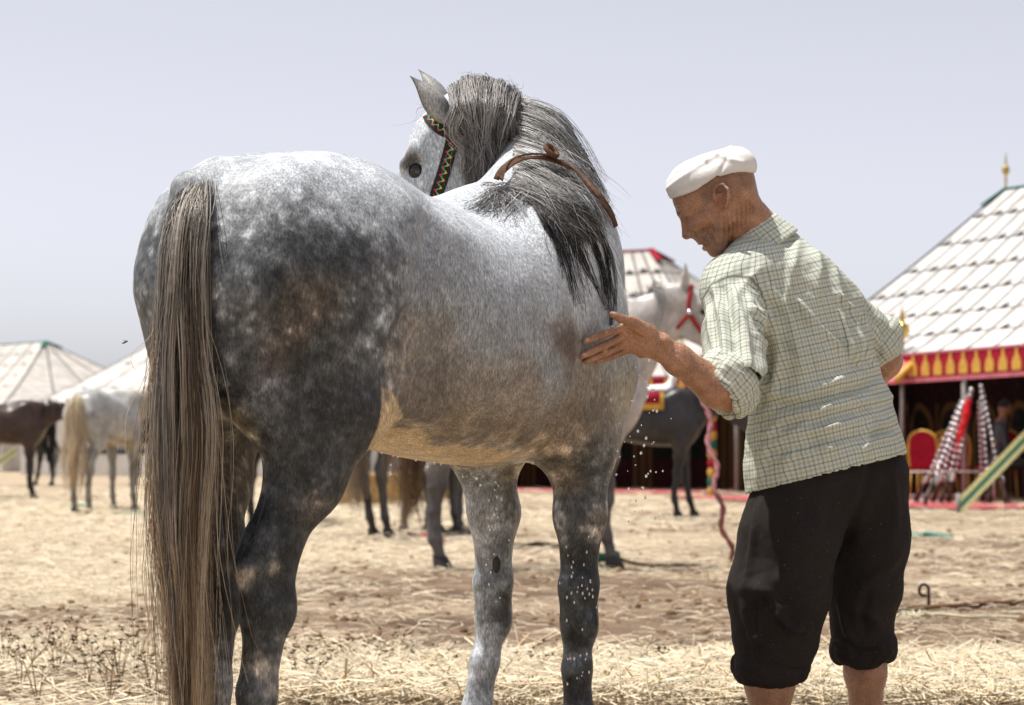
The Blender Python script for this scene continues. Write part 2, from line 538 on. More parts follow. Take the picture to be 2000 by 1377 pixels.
def strands(name, locks, mat, parent, n_side=3, seed=1):
    """locks: list of dict(pts (m,3), n strands, spread, tip_spread, r, col(3), colvar, seg)"""
    rs = np.random.RandomState(seed)
    Vs = []; Fs = []; Cs = []; base = 0
    for L in locks:
        seg = L.get('seg', 16)
        c = catmull(L['pts'], seg)
        t = np.linspace(0, 1, seg)
        T = np.gradient(c, axis=0); T /= np.linalg.norm(T, axis=1, keepdims=True) + 1e-9
        ref = np.array(L.get('ref', (0.3, 0.9, 0.1)), float)
        A = np.cross(T, ref); A /= np.linalg.norm(A, axis=1, keepdims=True) + 1e-9
        Bv = np.cross(T, A)
        for j in range(L['n']):
            u = rs.randn() * 0.5; v = rs.randn() * 0.5 * L.get('flat', 0.6)
            prof = L['spread'] * (1 - t) ** 0.8 + L.get('tip', L['spread'] * .4) * t + L['spread'] * L.get('belly', 0.3) * np.sin(np.pi * t)
            fr = rs.rand() * L.get('wave', 0.25) * 10 + 1; ph = rs.rand() * 6.28
            wob = L.get('wob', 0.006) * np.sin(t * fr * 3 + ph) * t
            wob2 = L.get('wob', 0.006) * np.sin(t * fr * 2.3 + ph * 1.7) * t
            cut = 1.0 if rs.rand() < .6 else 0.65 + 0.35 * rs.rand()
            Pn = c + A * (u * prof + wob)[:, None] + Bv * (v * prof + wob2)[:, None]
            if rs.rand() < L.get('stray', 0.06):
                sx = rs.randn(3) * L.get('strayamp', 0.05)
                Pn = Pn + sx[None] * (t ** 2)[:, None] + A * (np.sin(t * (4 + 6 * rs.rand()) + ph) * L.get('strayamp', .05) * .4 * t)[:, None]
            if cut < 1:
                Pn = catmull(Pn[:max(3, int(seg * cut))], seg)
            r = L['r'] * (0.6 + 0.8 * rs.rand()) * (1 - 0.75 * t ** 2)
            a1 = A; b1 = Bv
            ring = []
            for k in range(n_side):
                an = 2 * math.pi * k / n_side + ph
                ring.append(Pn + (a1 * math.cos(an) + b1 * math.sin(an)) * r[:, None])
            V = np.stack(ring, 1).reshape(-1, 3)
            i = np.arange(seg - 1)[:, None]; k = np.arange(n_side)[None]; k2 = (k + 1) % n_side
            F = np.stack([(i * n_side + k).ravel(), (i * n_side + k2).ravel(), ((i + 1) * n_side + k2).ravel(), ((i + 1) * n_side + k).ravel()], 1)
            Vs.append(V); Fs.append(F + base); base += len(V)
            c0 = np.array(L['col0']); c1 = np.array(L['col1'])
            w = np.clip(t ** L.get('colpow', 1.0) + rs.randn() * L.get('colvar', .15), 0, 1)
            col = c0[None] * (1 - w[:, None]) + c1[None] * w[:, None]
            alt = L.get('alt')
            if alt is not None and rs.rand() < L.get('altp', .3):
                col = np.array(alt)[None] * (0.6 + .8 * rs.rand()) + 0 * col
            col = col * (0.75 + 0.5 * rs.rand())
            Cs.append(np.repeat(col, n_side, 0))
    me = mesh_np(name, np.concatenate(Vs), np.concatenate(Fs))
    set_color(me, 'hair', np.clip(np.concatenate(Cs), 0.003, .9))
    return link(name, me, mat, parent)

def hair_material():
    t = NT('horse_hair')
    t.set(t.attr('hair'), 0.42, 0.45)
    t.b.inputs['Anisotropic'].default_value = 0.5
    return t.m
MAT_HAIR = hair_material()
MAT_HOOF = plain('hoof_horn', (0.05, 0.042, 0.035), 0.6, 0.3)

# ---- the washed grey stallion
HO = np.array([-0.655, 5.25, 0.0]); HA = math.atan2(0.79, 0.61)
CH, SH = math.cos(HA), math.sin(HA)
def to_local(p):
    q = np.asarray(p, float) - HO
    return np.array([q[0] * CH + q[1] * SH, -q[0] * SH + q[1] * CH, q[2]])
def dirl(v):
    return np.array([v[0] * CH + v[1] * SH, -v[0] * SH + v[1] * CH, v[2]])
def to_world(q):
    q = np.asarray(q, float)
    return HO + np.array([q[0] * CH - q[1] * SH, q[0] * SH + q[1] * CH, q[2]])

def L_(px, py, d): return to_local(P(px, py, d))
crest = [P(1020, 380, 6.12), P(1042, 312, 6.36), P(1032, 235, 6.56), P(992, 196, 6.64), P(935, 182, 6.60)]
und = [(0.25, .80, -.5), (0.05, .92, -.38), (0.0, .85, -.55), (0.08, .45, -.9), (0.1, .15, -1.0)]
hdep = [0.27, 0.225, 0.19, 0.165, 0.14]; hwid = [0.172, 0.132, 0.108, 0.094, 0.082]
NECK = []
for c, u, h_, w_ in zip(crest, und, hdep, hwid):
    u = nrm(u)
    NECK.append((to_local(c + u * h_), h_, w_, dirl(u)))
NECK.insert(0, (np.array((1.06, 0, 1.16)), 0.27, 0.19, dirl(nrm((0.5, .6, -.6)))))
HEAD = (L_(890, 194, 6.52), dirl((-0.43, 0.16, -0.89)), dirl((-0.9, 0.1, 0.42)))
POSE_MAIN = dict(
    hr=[(.18, -.15, 1.2), (.275, -.180, .95), (.150, -.165, .80), (.070, -.135, .585), (.040, -.130, .36), (.045, -.130, .18), (.075, -.13, 0)],
    hl=[(.18, .15, 1.2), (.275, .165, .95), (.165, .115, .80), (.115, .058, .585), (.09, .048, .36), (.095, .048, .18), (.12, .048, 0)],
    fr=[(1.15, -.150, .87), (1.155, -.145, .70), (1.155, -.14, .475), (1.155, -.138, .33), (1.165, -.138, .20), (1.20, -.138, 0)],
    fl=[(1.15, .150, .87), (1.165, .128, .70), (1.165, .132, .475), (1.145, .140, .33), (1.125, .150, .20), (1.16, .155, 0)],
    neck=NECK, head=HEAD, ears=False, lean=.08, asym=((-.1, .45, .8), (.84, .84, 1.0)))

def coat_material():
    t = NT('grey_coat')
    co = t.coord('Object')
    base = t.attr('coat')
    wet = t.n('Attribute'); wet.attribute_name = 'wet'
    # short hair running mostly down and back
    m1 = t.coord('Object', (240, 240, 80)); h1 = t.noise(m1, 1.0, 3, .6)
    m2 = t.coord('Object', (80, 80, 36)); h2 = t.noise(m2, 1.0, 3, .6)
    m3 = t.coord('Object', (34, 34, 20)); h3 = t.noise(m3, 1.0, 5, .65)
    f1 = t.ramp(h1, [(.25, (.42, .42, .42)), (.50, (.97, .97, .97)), (.75, (1.72, 1.72, 1.72))])
    f2 = t.ramp(h2, [(.30, (.78, .78, .78)), (.70, (1.22, 1.22, 1.22))])
    f3 = t.ramp(h3, [(.30, (.86, .86, .86)), (.70, (1.14, 1.14, 1.14))])
    c = t.mix(1.0, base, f1, 'MULTIPLY')
    c = t.mix(0.85, c, f2, 'MULTIPLY')
    c = t.mix(0.8, c, f3, 'MULTIPLY')
    fk = t.noise(t.coord('Object', (330, 330, 120)), 1.0, 2, .6)
    c = t.mix(t.ramp(fk, [(.58, (0, 0, 0)), (.74, (.16, .16, .16))]), c, (.36, .37, .40))
    t.set(c, 0.5, 0.3)
    rr = t.ramp(wet.outputs['Fac'], [(0, (.50, .50, .50)), (1, (.27, .27, .27))])
    t.l(rr, t.b.inputs['Roughness'])
    t.b.inputs['Sheen Weight'].default_value = 0.0
    hh = t.math('ADD', h1, t.math('MULTIPLY', h3, 0.8))
    t.bump(hh, 0.30, 0.004)
    return t.m
MAT_COAT = coat_material()

def build_main_horse():
    root = empty('horse', HO, HA, 'wet dapple grey stallion being washed, head turned back, wearing an embroidered bridle', 'horse')
    pr, H, (hd, hu, hs) = horse_prims(POSE_MAIN)
    # hollows: flank, groove behind elbow, tail groove
    pr.append(ell((0.50, -0.315, 1.00), (0.12, 0.045, 0.14), k=0.06, op='s'))
    pr.append(ell((0.55, -0.30, 1.33), (0.11, 0.03, 0.07), k=0.05, op='s'))
    pr.append(ell((-0.08, 0.0, 1.12), (0.05, 0.02, 0.25), k=0.05, op='s'))
    # stifle fold, tail dock
    pr.append(econe((0.33, -0.21, 1.0), (0.52, -0.20, 0.96), (0.02, 0.05), (0.02, 0.03), k=0.06))
    pr.append(econe((0.06, 0, 1.43), (-0.03, 0, 1.405), 0.045, 0.034, k=0.04))
    pr.append(econe((-0.03, 0, 1.405), (-0.10, 0, 1.25), 0.034, 0.022, k=0.02))
    V, F = sdf_mesh(pr, (-0.25, -0.55, -0.02), (1.95, 0.95, 2.05), 0.0085, 2)
    return root, V, F, H, (hd, hu, hs)

h_root, hV, hF, hH, hAX = build_main_horse()
hN = vnormals(hV, hF)
h_bvh = BVHTree.FromPolygons([tuple(v) for v in hV], [tuple(int(i) for i in f) for f in hF])
CAM_L = to_local((0, 0, CAM_H))
def hit(px, py, fallback=None):
    """where the sight line through a pixel meets the stallion (local point, normal)"""
    q = to_local(P(px, py, 5.0)) - CAM_L
    loc, nor, idx, dist = h_bvh.ray_cast(Vector(CAM_L), Vector(q).normalized())
    if loc is None: return None
    nor = np.array(nor)
    if np.dot(nor, nrm(q)) > 0: nor = -nor
    return np.array(loc), nor
# ---- grooves, tendons and skin folds worked into the hide
def hide_folds(V, N, folds):
    disp = np.zeros(len(V))
    for pl, w_, am in folds:
        pts = [hit(x, y) for x, y in catmull(pl, 5 * len(pl))]
        pts = [p[0] for p in pts if p is not None]
        pts = [p for i, p in enumerate(pts) if i == 0 or np.linalg.norm(p - pts[i - 1]) < .12]
        if len(pts) < 3: continue
        best = np.full(len(V), 9.0); bt = np.zeros(len(V))
        for i in range(len(pts) - 1):
            a, b = pts[i], pts[i + 1]; ab = b - a; L2 = (ab ** 2).sum() + 1e-9
            tt = np.clip(((V - a) @ ab) / L2, 0, 1); d = np.linalg.norm(V - a - tt[:, None] * ab, axis=1)
            m = d < best; best[m] = d[m]; bt[m] = (i + tt[m]) / (len(pts) - 1)
        disp += am * np.sin(np.pi * np.clip(bt * .9 + .05, 0, 1)) ** .6 * np.exp(-(best / w_) ** 2)
    return V + N * disp[:, None]
FOLDS = [([(832, 410), (836, 450), (826, 520), (803, 600)], .028, -.011), ([(798, 605), (770, 660), (754, 715)], .018, -.010), ([(756, 735), (785, 700), (835, 672)], .011, .0035), ([(758, 758), (795, 735), (845, 716)], .009, .003), ([(760, 748), (790, 718), (840, 695)], .009, -.003),
         ([(1140, 705), (1124, 780), (1088, 855), (1052, 898)], .010, -.011), ([(1118, 720), (1100, 790), (1062, 868)], .010, .005), ([(1162, 720), (1152, 800), (1112, 858)], .016, .008), ([(1158, 480), (1178, 560), (1190, 650)], .020, -.007), ([(1095, 760), (1078, 820), (1040, 880)], .006, -.004),
         ([(932, 928), (1000, 940), (1036, 918)], .007, -.006), ([(936, 950), (1000, 958), (1028, 940)], .006, -.005), ([(934, 938), (1000, 949), (1034, 929)], .005, .004), ([(650, 540), (610, 680), (565, 800)], .030, -.009), ([(470, 420), (455, 560), (462, 700)], .022, -.006),
         ([(605, 880), (565, 980), (525, 1065)], .014, -.008), ([(518, 950), (492, 1030), (474, 1085)], .009, -.010), ([(560, 1105), (572, 1160)], .016, .006), ([(500, 1120), (520, 1180), (515, 1240)], .012, -.006), ([(485, 1200), (487, 1290), (490, 1370)], .008, -.006), ([(1126, 930), (1130, 1040), (1124, 1130)], .010, -.005),
         ([(1150, 930), (1152, 1030), (1145, 1120)], .009, -.004), ([(1128, 1215), (1134, 1290), (1136, 1365)], .007, -.005), ([(958, 1215), (952, 1290), (944, 1360)], .006, -.005), ([(962, 990), (965, 1070), (968, 1140)], .009, -.004), ([(905, 560), (890, 660), (900, 760)], .012, -.0022), ([(950, 560), (938, 660), (946, 770)], .012, -.0022), ([(995, 570), (985, 670), (992, 770)], .012, -.002),
         ([(775, 365), (800, 400), (812, 440)], .020, .008), ([(660, 420), (720, 500), (745, 600)], .035, -.006)]
hV = hide_folds(hV, hN, FOLDS)

# ---- coat colour of the stallion: hue samples set on the skin, blended
def g_(v, w=0.0): return (v * (1 + .06 * w), v, v * (1 - .06 * w))
COAT = [(600,305,.60),(480,330,.46),(540,312,.55),(700,330,.58),(770,375,.52),(430,395,.34),(500,415,.27),(600,410,.28),(700,415,.32),(790,440,.26),(560,360,.46),(660,370,.48),(740,400,.38),
 (480,500,.105),(600,490,.085),(700,495,.10),(780,520,.20),(820,480,.30),(440,560,.12),(520,560,.10),(560,590,(.085,.07,.058)),(625,600,(.105,.085,.068)),(700,585,.08),(755,600,.24),(800,580,.30),
 (440,650,.12),(470,690,.10),(540,690,(.095,.075,.065)),(590,640,(.08,.065,.055)),(640,690,.055),(700,650,.09),(725,690,.18),(735,630,.26),(540,770,(.13,.13,.155)),(600,740,.06),(630,790,.045),(700,780,.045),(480,770,.10),
 (560,850,.055),(610,900,.045),(650,860,.05),(560,960,.045),(610,990,(.11,.095,.085)),(640,940,.06),(520,1010,.03),
 (470,1140,.07),(455,1120,.05),(532,1105,.05),(500,1060,.035),(560,1090,.04),(560,1150,.03),(500,1190,.025),(540,1200,.03),(520,1250,.05),(480,1290,(.10,.085,.07)),(515,1300,(.34,.29,.25)),(530,1350,.22),(478,1350,.045),(500,1350,.15),
 (870,425,.66),(950,435,.66),(900,500,.36),(850,470,.36),(845,560,.27),(900,560,.30),(800,650,(.23,.205,.185)),(775,700,(.26,.23,.2)),(850,660,(.24,.22,.205)),(920,620,.29),(1000,520,.52),(1050,450,.64),(960,480,.55),
 (1000,620,.30),(1080,590,.42),(1130,600,.46),(1100,520,.58),(1170,560,.52),(1190,640,.42),(1110,665,(.12,.095,.08)),(1090,655,(.17,.14,.12)),(860,760,(.20,.165,.135)),(800,760,(.21,.175,.145)),(950,740,(.23,.2,.175)),
 (1020,760,(.22,.19,.165)),(1080,720,.25),(900,830,(.24,.195,.15)),(1000,830,(.24,.195,.15)),(960,680,.27),(1060,670,.30),
 (1150,700,(.25,.215,.18)),(1205,690,.36),(1180,780,(.22,.185,.15)),(1130,820,(.14,.115,.09)),(1100,850,(.24,.19,.145)),(1215,760,(.40,.36,.30)),(1070,870,(.3,.24,.18)),
 (1110,930,(.22,.18,.14)),(1150,920,.06),(1180,940,.14),(1130,1000,.045),(1162,1020,(.30,.25,.2)),(1105,1020,.14),(1130,1100,.03),(1130,1180,.035),(1108,1150,.11),(1130,1250,.045),(1115,1290,.15),(1135,1340,.035),(1150,1370,.09),
 (950,960,.36),(1005,940,(.30,.25,.18)),(940,1050,.42),(972,1050,.33),(970,1140,.30),(988,1185,.10),(940,1180,.35),(950,1260,.40),(935,1350,.36),
 (980,330,.42),(965,345,.45),(990,300,.45),(1050,290,.50),(1100,340,.50),(1030,395,.66),(1100,460,.66),(1160,480,.60),(1130,410,.55),
 (830,275,.50),(800,285,.60),(788,318,.22),(806,300,.25),(815,345,.50),(860,385,.56),(880,340,.52),(783,345,.62),(850,300,.52),(870,230,.5),
 (460,830,(.30,.24,.16)),(440,950,(.22,.18,.14)),(437,1050,.07),(438,1150,.025),(428,1215,.05),(425,1330,.25),(390,350,.46),(365,362,.42),(412,345,.5),(345,380,.3),(300,480,.10),(290,560,.10),(330,400,.2)]
smp = []; scol = []
for px, py, c in COAT:
    r = hit(px, py)
    if r is None: continue
    c = g_(c, -1.1) if not isinstance(c, tuple) else c
    q = r[0]
    smp.append(q); scol.append(c)
    if q[0] < 1.3 and not (q[0] > 1.0 and q[2] < .86) and abs(q[1]) > .05:
        smp.append(q * (1, -1, 1)); scol.append(c)
smp += [np.array(p) for p in ((.8, .25, 1.0), (1.15, .2, 1.1), (0.1, .13, .2), (0.05, -.13, .15), (1.2, .15, .1), (1.2, -.14, .1), hH(.4, .03, 0), hH(.5, 0, 0), hH(.58, -.03, 0))]
scol += [(.25, .23, .2), (.3, .28, .25), (.2, .18, .15), (.12, .1, .09), (.3, .27, .24), (.1, .09, .08), (.5, .48, .46), (.4, .38, .36), (.12, .10, .10)]
smp = np.array(smp, np.float32); scol = np.log(np.array(scol, np.float32))
hV32 = hV.astype(np.float32)
nzw = np.stack([fbm(hV32 * 9 + o, 3) for o in (0, 31, 57)], 1) - .5
num = np.zeros((len(hV), 3), np.float32); den = np.zeros((len(hV), 1), np.float32)
Vw = hV32 + nzw * 0.05
for p_, c_ in zip(smp, scol):
    w = 1.0 / (((Vw - p_) ** 2).sum(1) + 0.0009) ** 1.9
    num += w[:, None] * c_; den += w[:, None]
lg = num / den
# dapples and mottling: stronger where the coat is dark
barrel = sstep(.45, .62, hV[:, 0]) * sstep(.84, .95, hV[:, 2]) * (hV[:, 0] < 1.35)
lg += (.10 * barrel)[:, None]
lum = np.exp(lg.mean(1))
d1 = fbm(hV32 * 36 + 3, 3); d2 = fbm(hV32 * 85 + 11, 2); d3 = fbm(hV32 * (13, 13, 10) + 21, 3)
amp = 1.0 - 0.75 * sstep(.12, .5, lum)
amp = amp * (1 - .72 * sstep(.30, .41, hV[:, 0] + .25 * (np.abs(hV[:, 1]) - .2)) * sstep(.84, .94, hV[:, 2]))
legm = sstep(.95, .7, hV[:, 2])
lg += ((d1 - .5) * 2.3 * amp + (d2 - .5) * 2.0 * amp + (d3 - .5) * 1.1 * amp)[:, None]
lg += (sstep(.58, .78, d1) * amp * 0.35)[:, None]
# dry sandy belly below the water line
edge = [hit(x, y) for x, y in ((778, 800), (805, 835), (850, 860), (920, 878), (985, 885), (1030, 878))]
edge = np.array([e[0] for e in edge if e is not None]); edge = edge[np.argsort(edge[:, 0])]; edge = np.concatenate([[edge[0] + (-.06, 0, .045)], edge])
ze = np.interp(hV[:, 0], edge[:, 0], edge[:, 2])
bn = (fbm(hV32 * 22, 4) - .5) * .05 + (fbm(hV32 * 70, 2) - .5) * .015
dry = sstep(.006, -.006, hV[:, 2] - ze + bn) * (hV[:, 0] > edge[0, 0] - .03) * ((hV[:, 2] > .86) | (hV[:, 0] > .50)) * (hV[:, 0] < edge[-1, 0] + .05) * (hV[:, 2] > .74) * (np.abs(hV[:, 1]) < .29)
dry = dry * sstep(edge[-1, 0] + .06, edge[-1, 0] - .05, hV[:, 0])
tan = np.log(np.array((.56, .425, .265)))
tn = (fbm(hV32 * 40, 4) - .5)[:, None] * .9
lg = lg * (1 - dry[:, None]) + (tan + tn) * dry[:, None]
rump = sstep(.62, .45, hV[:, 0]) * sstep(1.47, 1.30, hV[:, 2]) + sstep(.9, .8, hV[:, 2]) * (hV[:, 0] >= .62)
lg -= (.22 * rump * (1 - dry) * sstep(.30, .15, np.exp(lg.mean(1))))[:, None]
for px_, py_, r_, c_ in ((470, 1138, .026, (.50, .42, .33)), (486, 1125, .016, (.45, .38, .30)), (535, 1108, .014, (.40, .35, .30)), (528, 1120, .010, (.36, .31, .26)), (513, 1300, .014, (.42, .36, .30)), (516, 1320, .014, (.40, .34, .28)), (530, 1345, .016, (.30, .26, .22)), (505, 1275, .010, (.22, .19, .16)),
                         (450, 1110, .014, (.20, .19, .18)), (803, 312, .026, (.07, .06, .055)), (798, 324, .012, (.10, .09, .085)), (1112, 668, .030, (.11, .085, .07)), (1098, 672, .022, (.13, .10, .085)), (1117, 690, .022, (.13, .10, .085)), (985, 1188, .02, (.09, .075, .065)), (755, 772, .012, (.2, .16, .12))):
    r = hit(px_, py_)
    if r is None: continue
    w = np.exp(-(((hV + nzw * .02 - r[0]) ** 2).sum(1) / r_ ** 2) ** 1.5)[:, None]
    lg = lg * (1 - .9 * w) + np.log(np.array(c_)) * .9 * w
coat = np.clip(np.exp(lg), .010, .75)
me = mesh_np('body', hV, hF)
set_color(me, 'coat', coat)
wet = (1 - dry) * sstep(.45, .75, hV[:, 0]) * sstep(1.55, 1.3, hV[:, 2]) * (0.35 + 0.65 * sstep(.45, .62, fbm(hV32 * 7, 3)))
at = me.attributes.new('wet', 'FLOAT', 'POINT'); at.data.foreach_set('value', wet.astype(np.float32))
h_body = link('body', me, MAT_COAT, h_root)
for j, H_ in enumerate((POSE_MAIN['hr'], POSE_MAIN['hl'], POSE_MAIN['fr'], POSE_MAIN['fl'])):
    hoof_mesh('hoof', H_[-1], (1, 0), MAT_HOOF, h_root)

# ---- ears
def ear_mesh(base, axis, opening, length, width, mat, parent):
    axis = nrm(axis); opening = nrm(opening - axis * np.dot(opening, axis)); sd_ = np.cross(axis, opening)
    nu, nv = 16, 13; vs = []; cs = []
    for lay in (0, 1):
        for i in range(nu):
            u = i / (nu - 1)
            w = width * (0.62 + 1.0 * u ** .8 * (1 - u) * 2.2) * (1 - u ** 3.5) + .0015
            half = math.radians(150 - 85 * u)
            for j in range(nv):
                a = math.pi + (j / (nv - 1) * 2 - 1) * half
                r = w - lay * .005 * (1 - .6 * u)
                lean = opening * (0.020 * u * u)
                vs.append(base + axis * length * u + lean + (opening * math.cos(a) + sd_ * math.sin(a)) * r)
                e = abs(j / (nv - 1) * 2 - 1)
                c = .30 - .20 * sstep(.70, .98, e) - .22 * sstep(.72, 1, u) if lay == 0 else .16 - .12 * e
                cs.append((c, c * .97, c * .93))
    fs = []
    for lay in (0, 1):
        o = lay * nu * nv
        for i in range(nu - 1):
            for j in range(nv - 1):
                q = (o + i * nv + j, o + i * nv + j + 1, o + (i + 1) * nv + j + 1, o + (i + 1) * nv + j)
                fs.append(q if lay else q[::-1])
    for i in range(nu - 1):
        for j in (0, nv - 1):
            a, b = i * nv + j, (i + 1) * nv + j
            q = (a, b, b + nu * nv, a + nu * nv); fs.append(q if j == 0 else q[::-1])
    me = mesh_np('ear', np.array(vs), np.array(fs))
    set_color(me, 'coat', np.clip(np.array(cs), .03, .8))
    o = link('ear', me, mat, parent)
    return o
eb = L_(874, 236, 6.45); et = L_(810, 143, 6.42)
ear_mesh(eb, et - eb, dirl((-.55, .65, -.3)), np.linalg.norm(et - eb), .025, MAT_COAT, h_root)
eb2 = L_(868, 222, 6.60); et2 = L_(836, 148, 6.62)
ear_mesh(eb2, et2 - eb2, dirl((-.75, .45, -.2)), np.linalg.norm(et2 - eb2) + .03, .025, MAT_COAT, h_root)

# ---- eyes
t = NT('horse_eye'); t.set((.012, .007, .005), 0.06, 0.6); MAT_EYE = t.m
def ball(name, c, r, mat, parent, n=14, sc=(1, 1, 1)):
    m = MB(); m.lathe([(r * math.sin(math.pi * i / n) + 1e-5, -r * math.cos(math.pi * i / n)) for i in range(n + 1)], n=18)
    m.v = [(c[0] + x * sc[0], c[1] + y * sc[1], c[2] + z * sc[2]) for x, y, z in m.v]
    return m.build(name, mat, parent, smooth=True)
for s_ in (-1, 1):
    ball('eye', hH(.206, .002, .0685 * s_), .0245, MAT_EYE, h_root)

# ---- bridle
def bridle_material():
    t = NT('embroidered_strap')
    uv = t.n('UVMap'); sp = t.n('SeparateXYZ'); t.l(uv.outputs[0], sp.inputs[0])
    x = sp.outputs[0]; y = sp.outputs[1]
    ph = t.math('FRACT', t.math('MULTIPLY', x, 48.0))
    tri = t.math('ABSOLUTE', t.math('SUBTRACT', t.math('MULTIPLY', ph, 2.0), 1.0))       # 1..0..1
    d = t.math('ABSOLUTE', t.math('SUBTRACT', y, t.math('ADD', t.math('MULTIPLY', tri, .42), .29)))
    on = t.math('LESS_THAN', d, .085)
    col = t.ramp(y, [(0.0, (.85, .55, .04)), (.40, (.85, .55, .04)), (.44, (.02, .40, .24)), (.57, (.02, .40, .24)), (.61, (.80, .03, .07)), (1, (.80, .03, .07))])
    nz = t.noise(t.coord('Object'), 400, 2)
    base = t.ramp(nz, [(.3, (.012, .011, .010)), (.7, (.035, .03, .026))])
    t.set(t.mix(on, base, col), .7, .25); t.bump(nz, .3, .002)
    return t.m
MAT_BRIDLE = bridle_material()
def strap_on(pxs, name, width, thick, mat, parent, off=.004, m=24):
    pts = []; nor = []
    for x, y in catmull(pxs, m):
        r = hit(x, y)
        if r is None or to_world(r[0])[1] < 6.15: continue
        pts.append(r[0] + r[1] * off); nor.append(r[1])
    pts = np.array(pts); nor = np.array(nor)
    for _ in range(3):
        pts[1:-1] = pts[1:-1] * .5 + (pts[:-2] + pts[2:]) * .25; nor[1:-1] = nor[1:-1] * .5 + (nor[:-2] + nor[2:]) * .25
    return ribbon(pts, nor, width, thick, name, mat, parent), pts, nor
br = empty('bridle', (0, 0, 0)); br.parent = h_root
br['label'] = 'black bridle embroidered with red, yellow and green zigzags'
strap_on([(836, 226), (848, 243), (866, 257), (886, 261)], 'browband', .028, .004, MAT_BRIDLE, br, .0035)
o_, cp, cn = strap_on([(888, 252), (880, 290), (866, 340), (852, 382), (846, 402)], 'cheek_strap', .034, .004, MAT_BRIDLE, br, .006)
# the hidden lower end of the cheek strap runs on to a bit ring
low = [cp[-1] + (hH(.45, -.05, -.062) - cp[-1]) * u for u in np.linspace(0.0, 1, 8)]
def near_h(p, off):
    loc, nor, i, d = h_bvh.find_nearest(Vector(p)); return np.array(loc) + np.array(nor) * off, np.array(nor)
low = [near_h(p, .006) for p in low]
ribbon([p for p, n in low], [n for p, n in low], .028, .004, 'lower_cheek_strap', MAT_BRIDLE, br)
strap_on([(889, 262), (895, 240), (899, 222), (903, 205), (904, 190)], 'crownpiece', .030, .004, MAT_BRIDLE, br, .005, 14)
r = hit(883, 258)
MAT_STUD = plain('nickel_stud', (.75, .75, .78), .25, .5, 1.0, .05)
ball('stud', r[0] + r[1] * .011, .006, MAT_STUD, br)

# ---- leather thong round the neck
MAT_LEATHER = plain('worn_leather', (.11, .055, .030), .75, .25, 0, .45, 60, .4)
path = []
for x, y in catmull([(966, 374), (985, 352), (1015, 335), (1050, 327), (1082, 337), (1112, 357), (1140, 388), (1163, 420), (1176, 452)], 40):
    r = hit(x, y)
    if r is None: r = (path[-1][0] + (L_(x, y, 6.2) - L_(x, y - 5, 6.2)), path[-1][1])
    path.append(r)
base_p = np.array([a + b * .034 for a, b in path]); nn = np.array([b for a, b in path])
for _ in range(6):
    base_p[1:-1] = base_p[1:-1] * .5 + (base_p[:-2] + base_p[2:]) * .25
thong = empty('neck_thong', (0, 0, 0)); thong.parent = h_root
thong['label'] = 'twisted brown leather thong knotted round the neck'
for ph in (0, 1):
    q = []; nq = []; wd = []
    for i, p_ in enumerate(base_p):
        tg = nrm(base_p[min(i + 1, 39)] - base_p[max(i - 1, 0)]); b_ = np.cross(tg, nn[i])
        a_ = math.sin(i * .16 + ph * 2.4) * .55
        q.append(p_ + b_ * (.005 if ph else -.005) * math.cos(i * .21 + ph) - nn[i] * (.003 - .004 * ph))
        nq.append(nn[i] * math.cos(a_) + b_ * math.sin(a_)); wd.append(.013 + .006 * math.sin(i * .37 + ph * 2))
    ribbon(q, nq, wd, .0045, 'strand', MAT_LEATHER, thong)
kn = base_p[17]
MB().tube([kn + nn[17] * .02 + np.array((math.cos(a) * .017, math.sin(a) * .012, math.sin(a) * .014)) for a in np.linspace(0, 6.6, 20)], .0065, 7).build('knot', MAT_LEATHER, thong, True)

# ---- chestnuts (the horny patches inside the forearms)
for x, y in ((970, 1103), (1092, 1105)):
    r = hit(x, y)
    if r is not None:
        m = MB(); m.lathe([(1e-4, .006), (.008, .0055), (.011, .002), (.012, -.004)], n=12)
        rot = Vector(r[1]).to_track_quat('Z', 'Y').to_matrix()
        m.v = [tuple(rot @ Vector((a * .9, b * 1.9, c)) + Vector(r[0])) for a, b, c in m.v]
        m.build('chestnut', MAT_HOOF, h_root, True)

# ---- mane
rs = np.random.RandomState(11)
def surf_path(pxs, off, m=12, lift=None):
    """pixel path laid on the stallion's skin, off metres proud of it"""
    out = []; lastd = None
    pp = catmull(pxs, m)
    for i, (x, y) in enumerate(pp):
        r = hit(x, y)
        if r is not None:
            q = r[0] + r[1] * off * (0.35 + 0.65 * min(1, i / 3))
            dd = np.linalg.norm(q - CAM_L)
            if lastd is not None: dd = lastd + np.clip(dd - lastd, -.05, .05)
            lastd = dd
        if lastd is None: lastd = 6.4
        dv = nrm(to_local(P(x, y, 5.0)) - CAM_L)
        out.append(CAM_L + dv * (lastd - (off if r is None else 0)))
    out = np.array(out)
    for _ in range(2): out[1:-1] = out[1:-1] * .5 + (out[:-2] + out[2:]) * .25
    return out
LIGHT = (.58, .565, .545); GREY = (.27, .26, .245); DARK = (.030, .026, .024); BLACK = (.012, .011, .011)
locks = []
